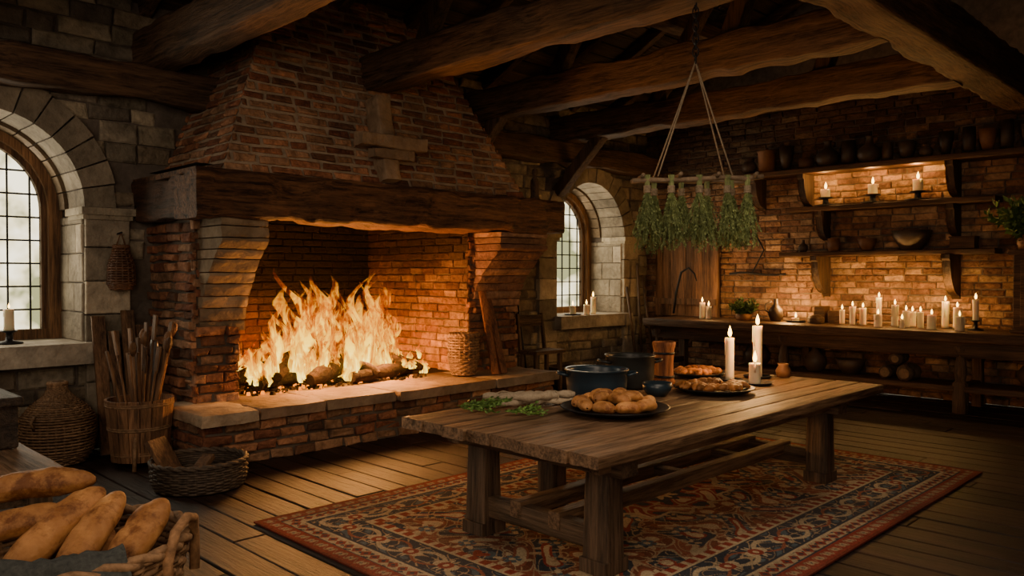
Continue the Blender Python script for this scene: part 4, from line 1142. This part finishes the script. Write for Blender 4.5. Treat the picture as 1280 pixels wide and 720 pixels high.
for a, b, r in loafs:
    d = (b - a).normalized() * .03
    loaf(M, a - d - dz, b + d - dz, r * 1.05, 1, R.uniform(.66, .88), 3, sc=1.3)
n = 24; vs = []; fs = []
for i in range(n + 1):
    for j in range(n + 1):
        th = math.radians(150) + math.radians(130) * i / n; t = j / n
        rr = .20 + .22 * t; zz = BZ0 + .22 + .1 * math.sin(t * math.pi * .8) - max(0, t - .75) * .35 + .03 * noise.noise(Vector((th * 6, t * 6, 2)))
        vs.append((bx + rr * math.cos(th), by + rr * math.sin(th), zz))
for i in range(n):
    for j in range(n): a = i * (n + 1) + j; fs.append((a, a + 1, a + n + 2, a + n + 1))
M.add(vs, fs, 2, W, True)
M.build('bread_basket', [WICK, CRUST, DCLOTH])
M = MB(); lathe(M, bx, by, [(0, .50), (.3, .50), (.31, .525), (.3, .55), (0, .55)], 30, 0)
for a in (.4, 2.5, 4.6): beam(M, (bx + .28 * math.cos(a), by + .28 * math.sin(a), 0), (bx + .18 * math.cos(a), by + .18 * math.sin(a), .51), .05, .05, .003, 0)
M.build('wooden_stool', [WTZ])

# ------------------------------------------------------------ lights & world
light('window_daylight', 'AREA', (1.7, YF - .2, 2.1), 28, (1, .88, .68), 1.3, (math.radians(-90), 0, 0), 1.8)
light('window_daylight.001', 'AREA', (10.3, YF - .2, 2.1), 32, (1, .86, .62), 1.3, (math.radians(-90), 0, 0), 1.8)
light('ambient_fill', 'AREA', (3.2, 1.6, 3.55), 74, (1, .78, .57), 3.0, (0, 0, 0), 2.5)  # unseen fill lights added to brighten the room; no lamps stand there
o = light('ambient_fill.001', 'AREA', (-1.8, -1.0, 2.6), 160, (1, .75, .52), 2.6, (0, 0, 0), 2.6); aim(o, (5.5, 7.0, 3.0))
o = light('ambient_fill.002', 'AREA', (-1.5, 4.0, 3.2), 50, (1, .80, .6), 2.0, (0, 0, 0), 2.0); aim(o, (2.8, 7.5, .8))

w = bpy.data.worlds.new('World'); S.world = w; w.use_nodes = True
nt = w.node_tree; bg = nt.nodes['Background']
tc = nt.nodes.new('ShaderNodeTexCoord'); n = nt.nodes.new('ShaderNodeTexNoise'); n.inputs['Scale'].default_value = 26; n.inputs['Detail'].default_value = 3
nt.links.new(tc.outputs['Generated'], n.inputs['Vector'])
r = ramp(nt, [(.40, (.22, .22, .11)), (.5, (.75, .66, .42)), (.60, (1, .92, .72))]); nt.links.new(n.outputs[0], r.inputs[0]); nt.links.new(r.outputs[0], bg.inputs[0]); bg.inputs[1].default_value = 3.0

cam = bpy.data.cameras.new('camera'); cam.sensor_width = 36; cam.lens = 36 * 1000 / 1280
co = bpy.data.objects.new('camera', cam); co.location = (0, 0, 1.7); co.rotation_euler = (math.radians(90 - .92), 0, math.radians(-45))
S.collection.objects.link(co); S.camera = co
cam.clip_start = .05
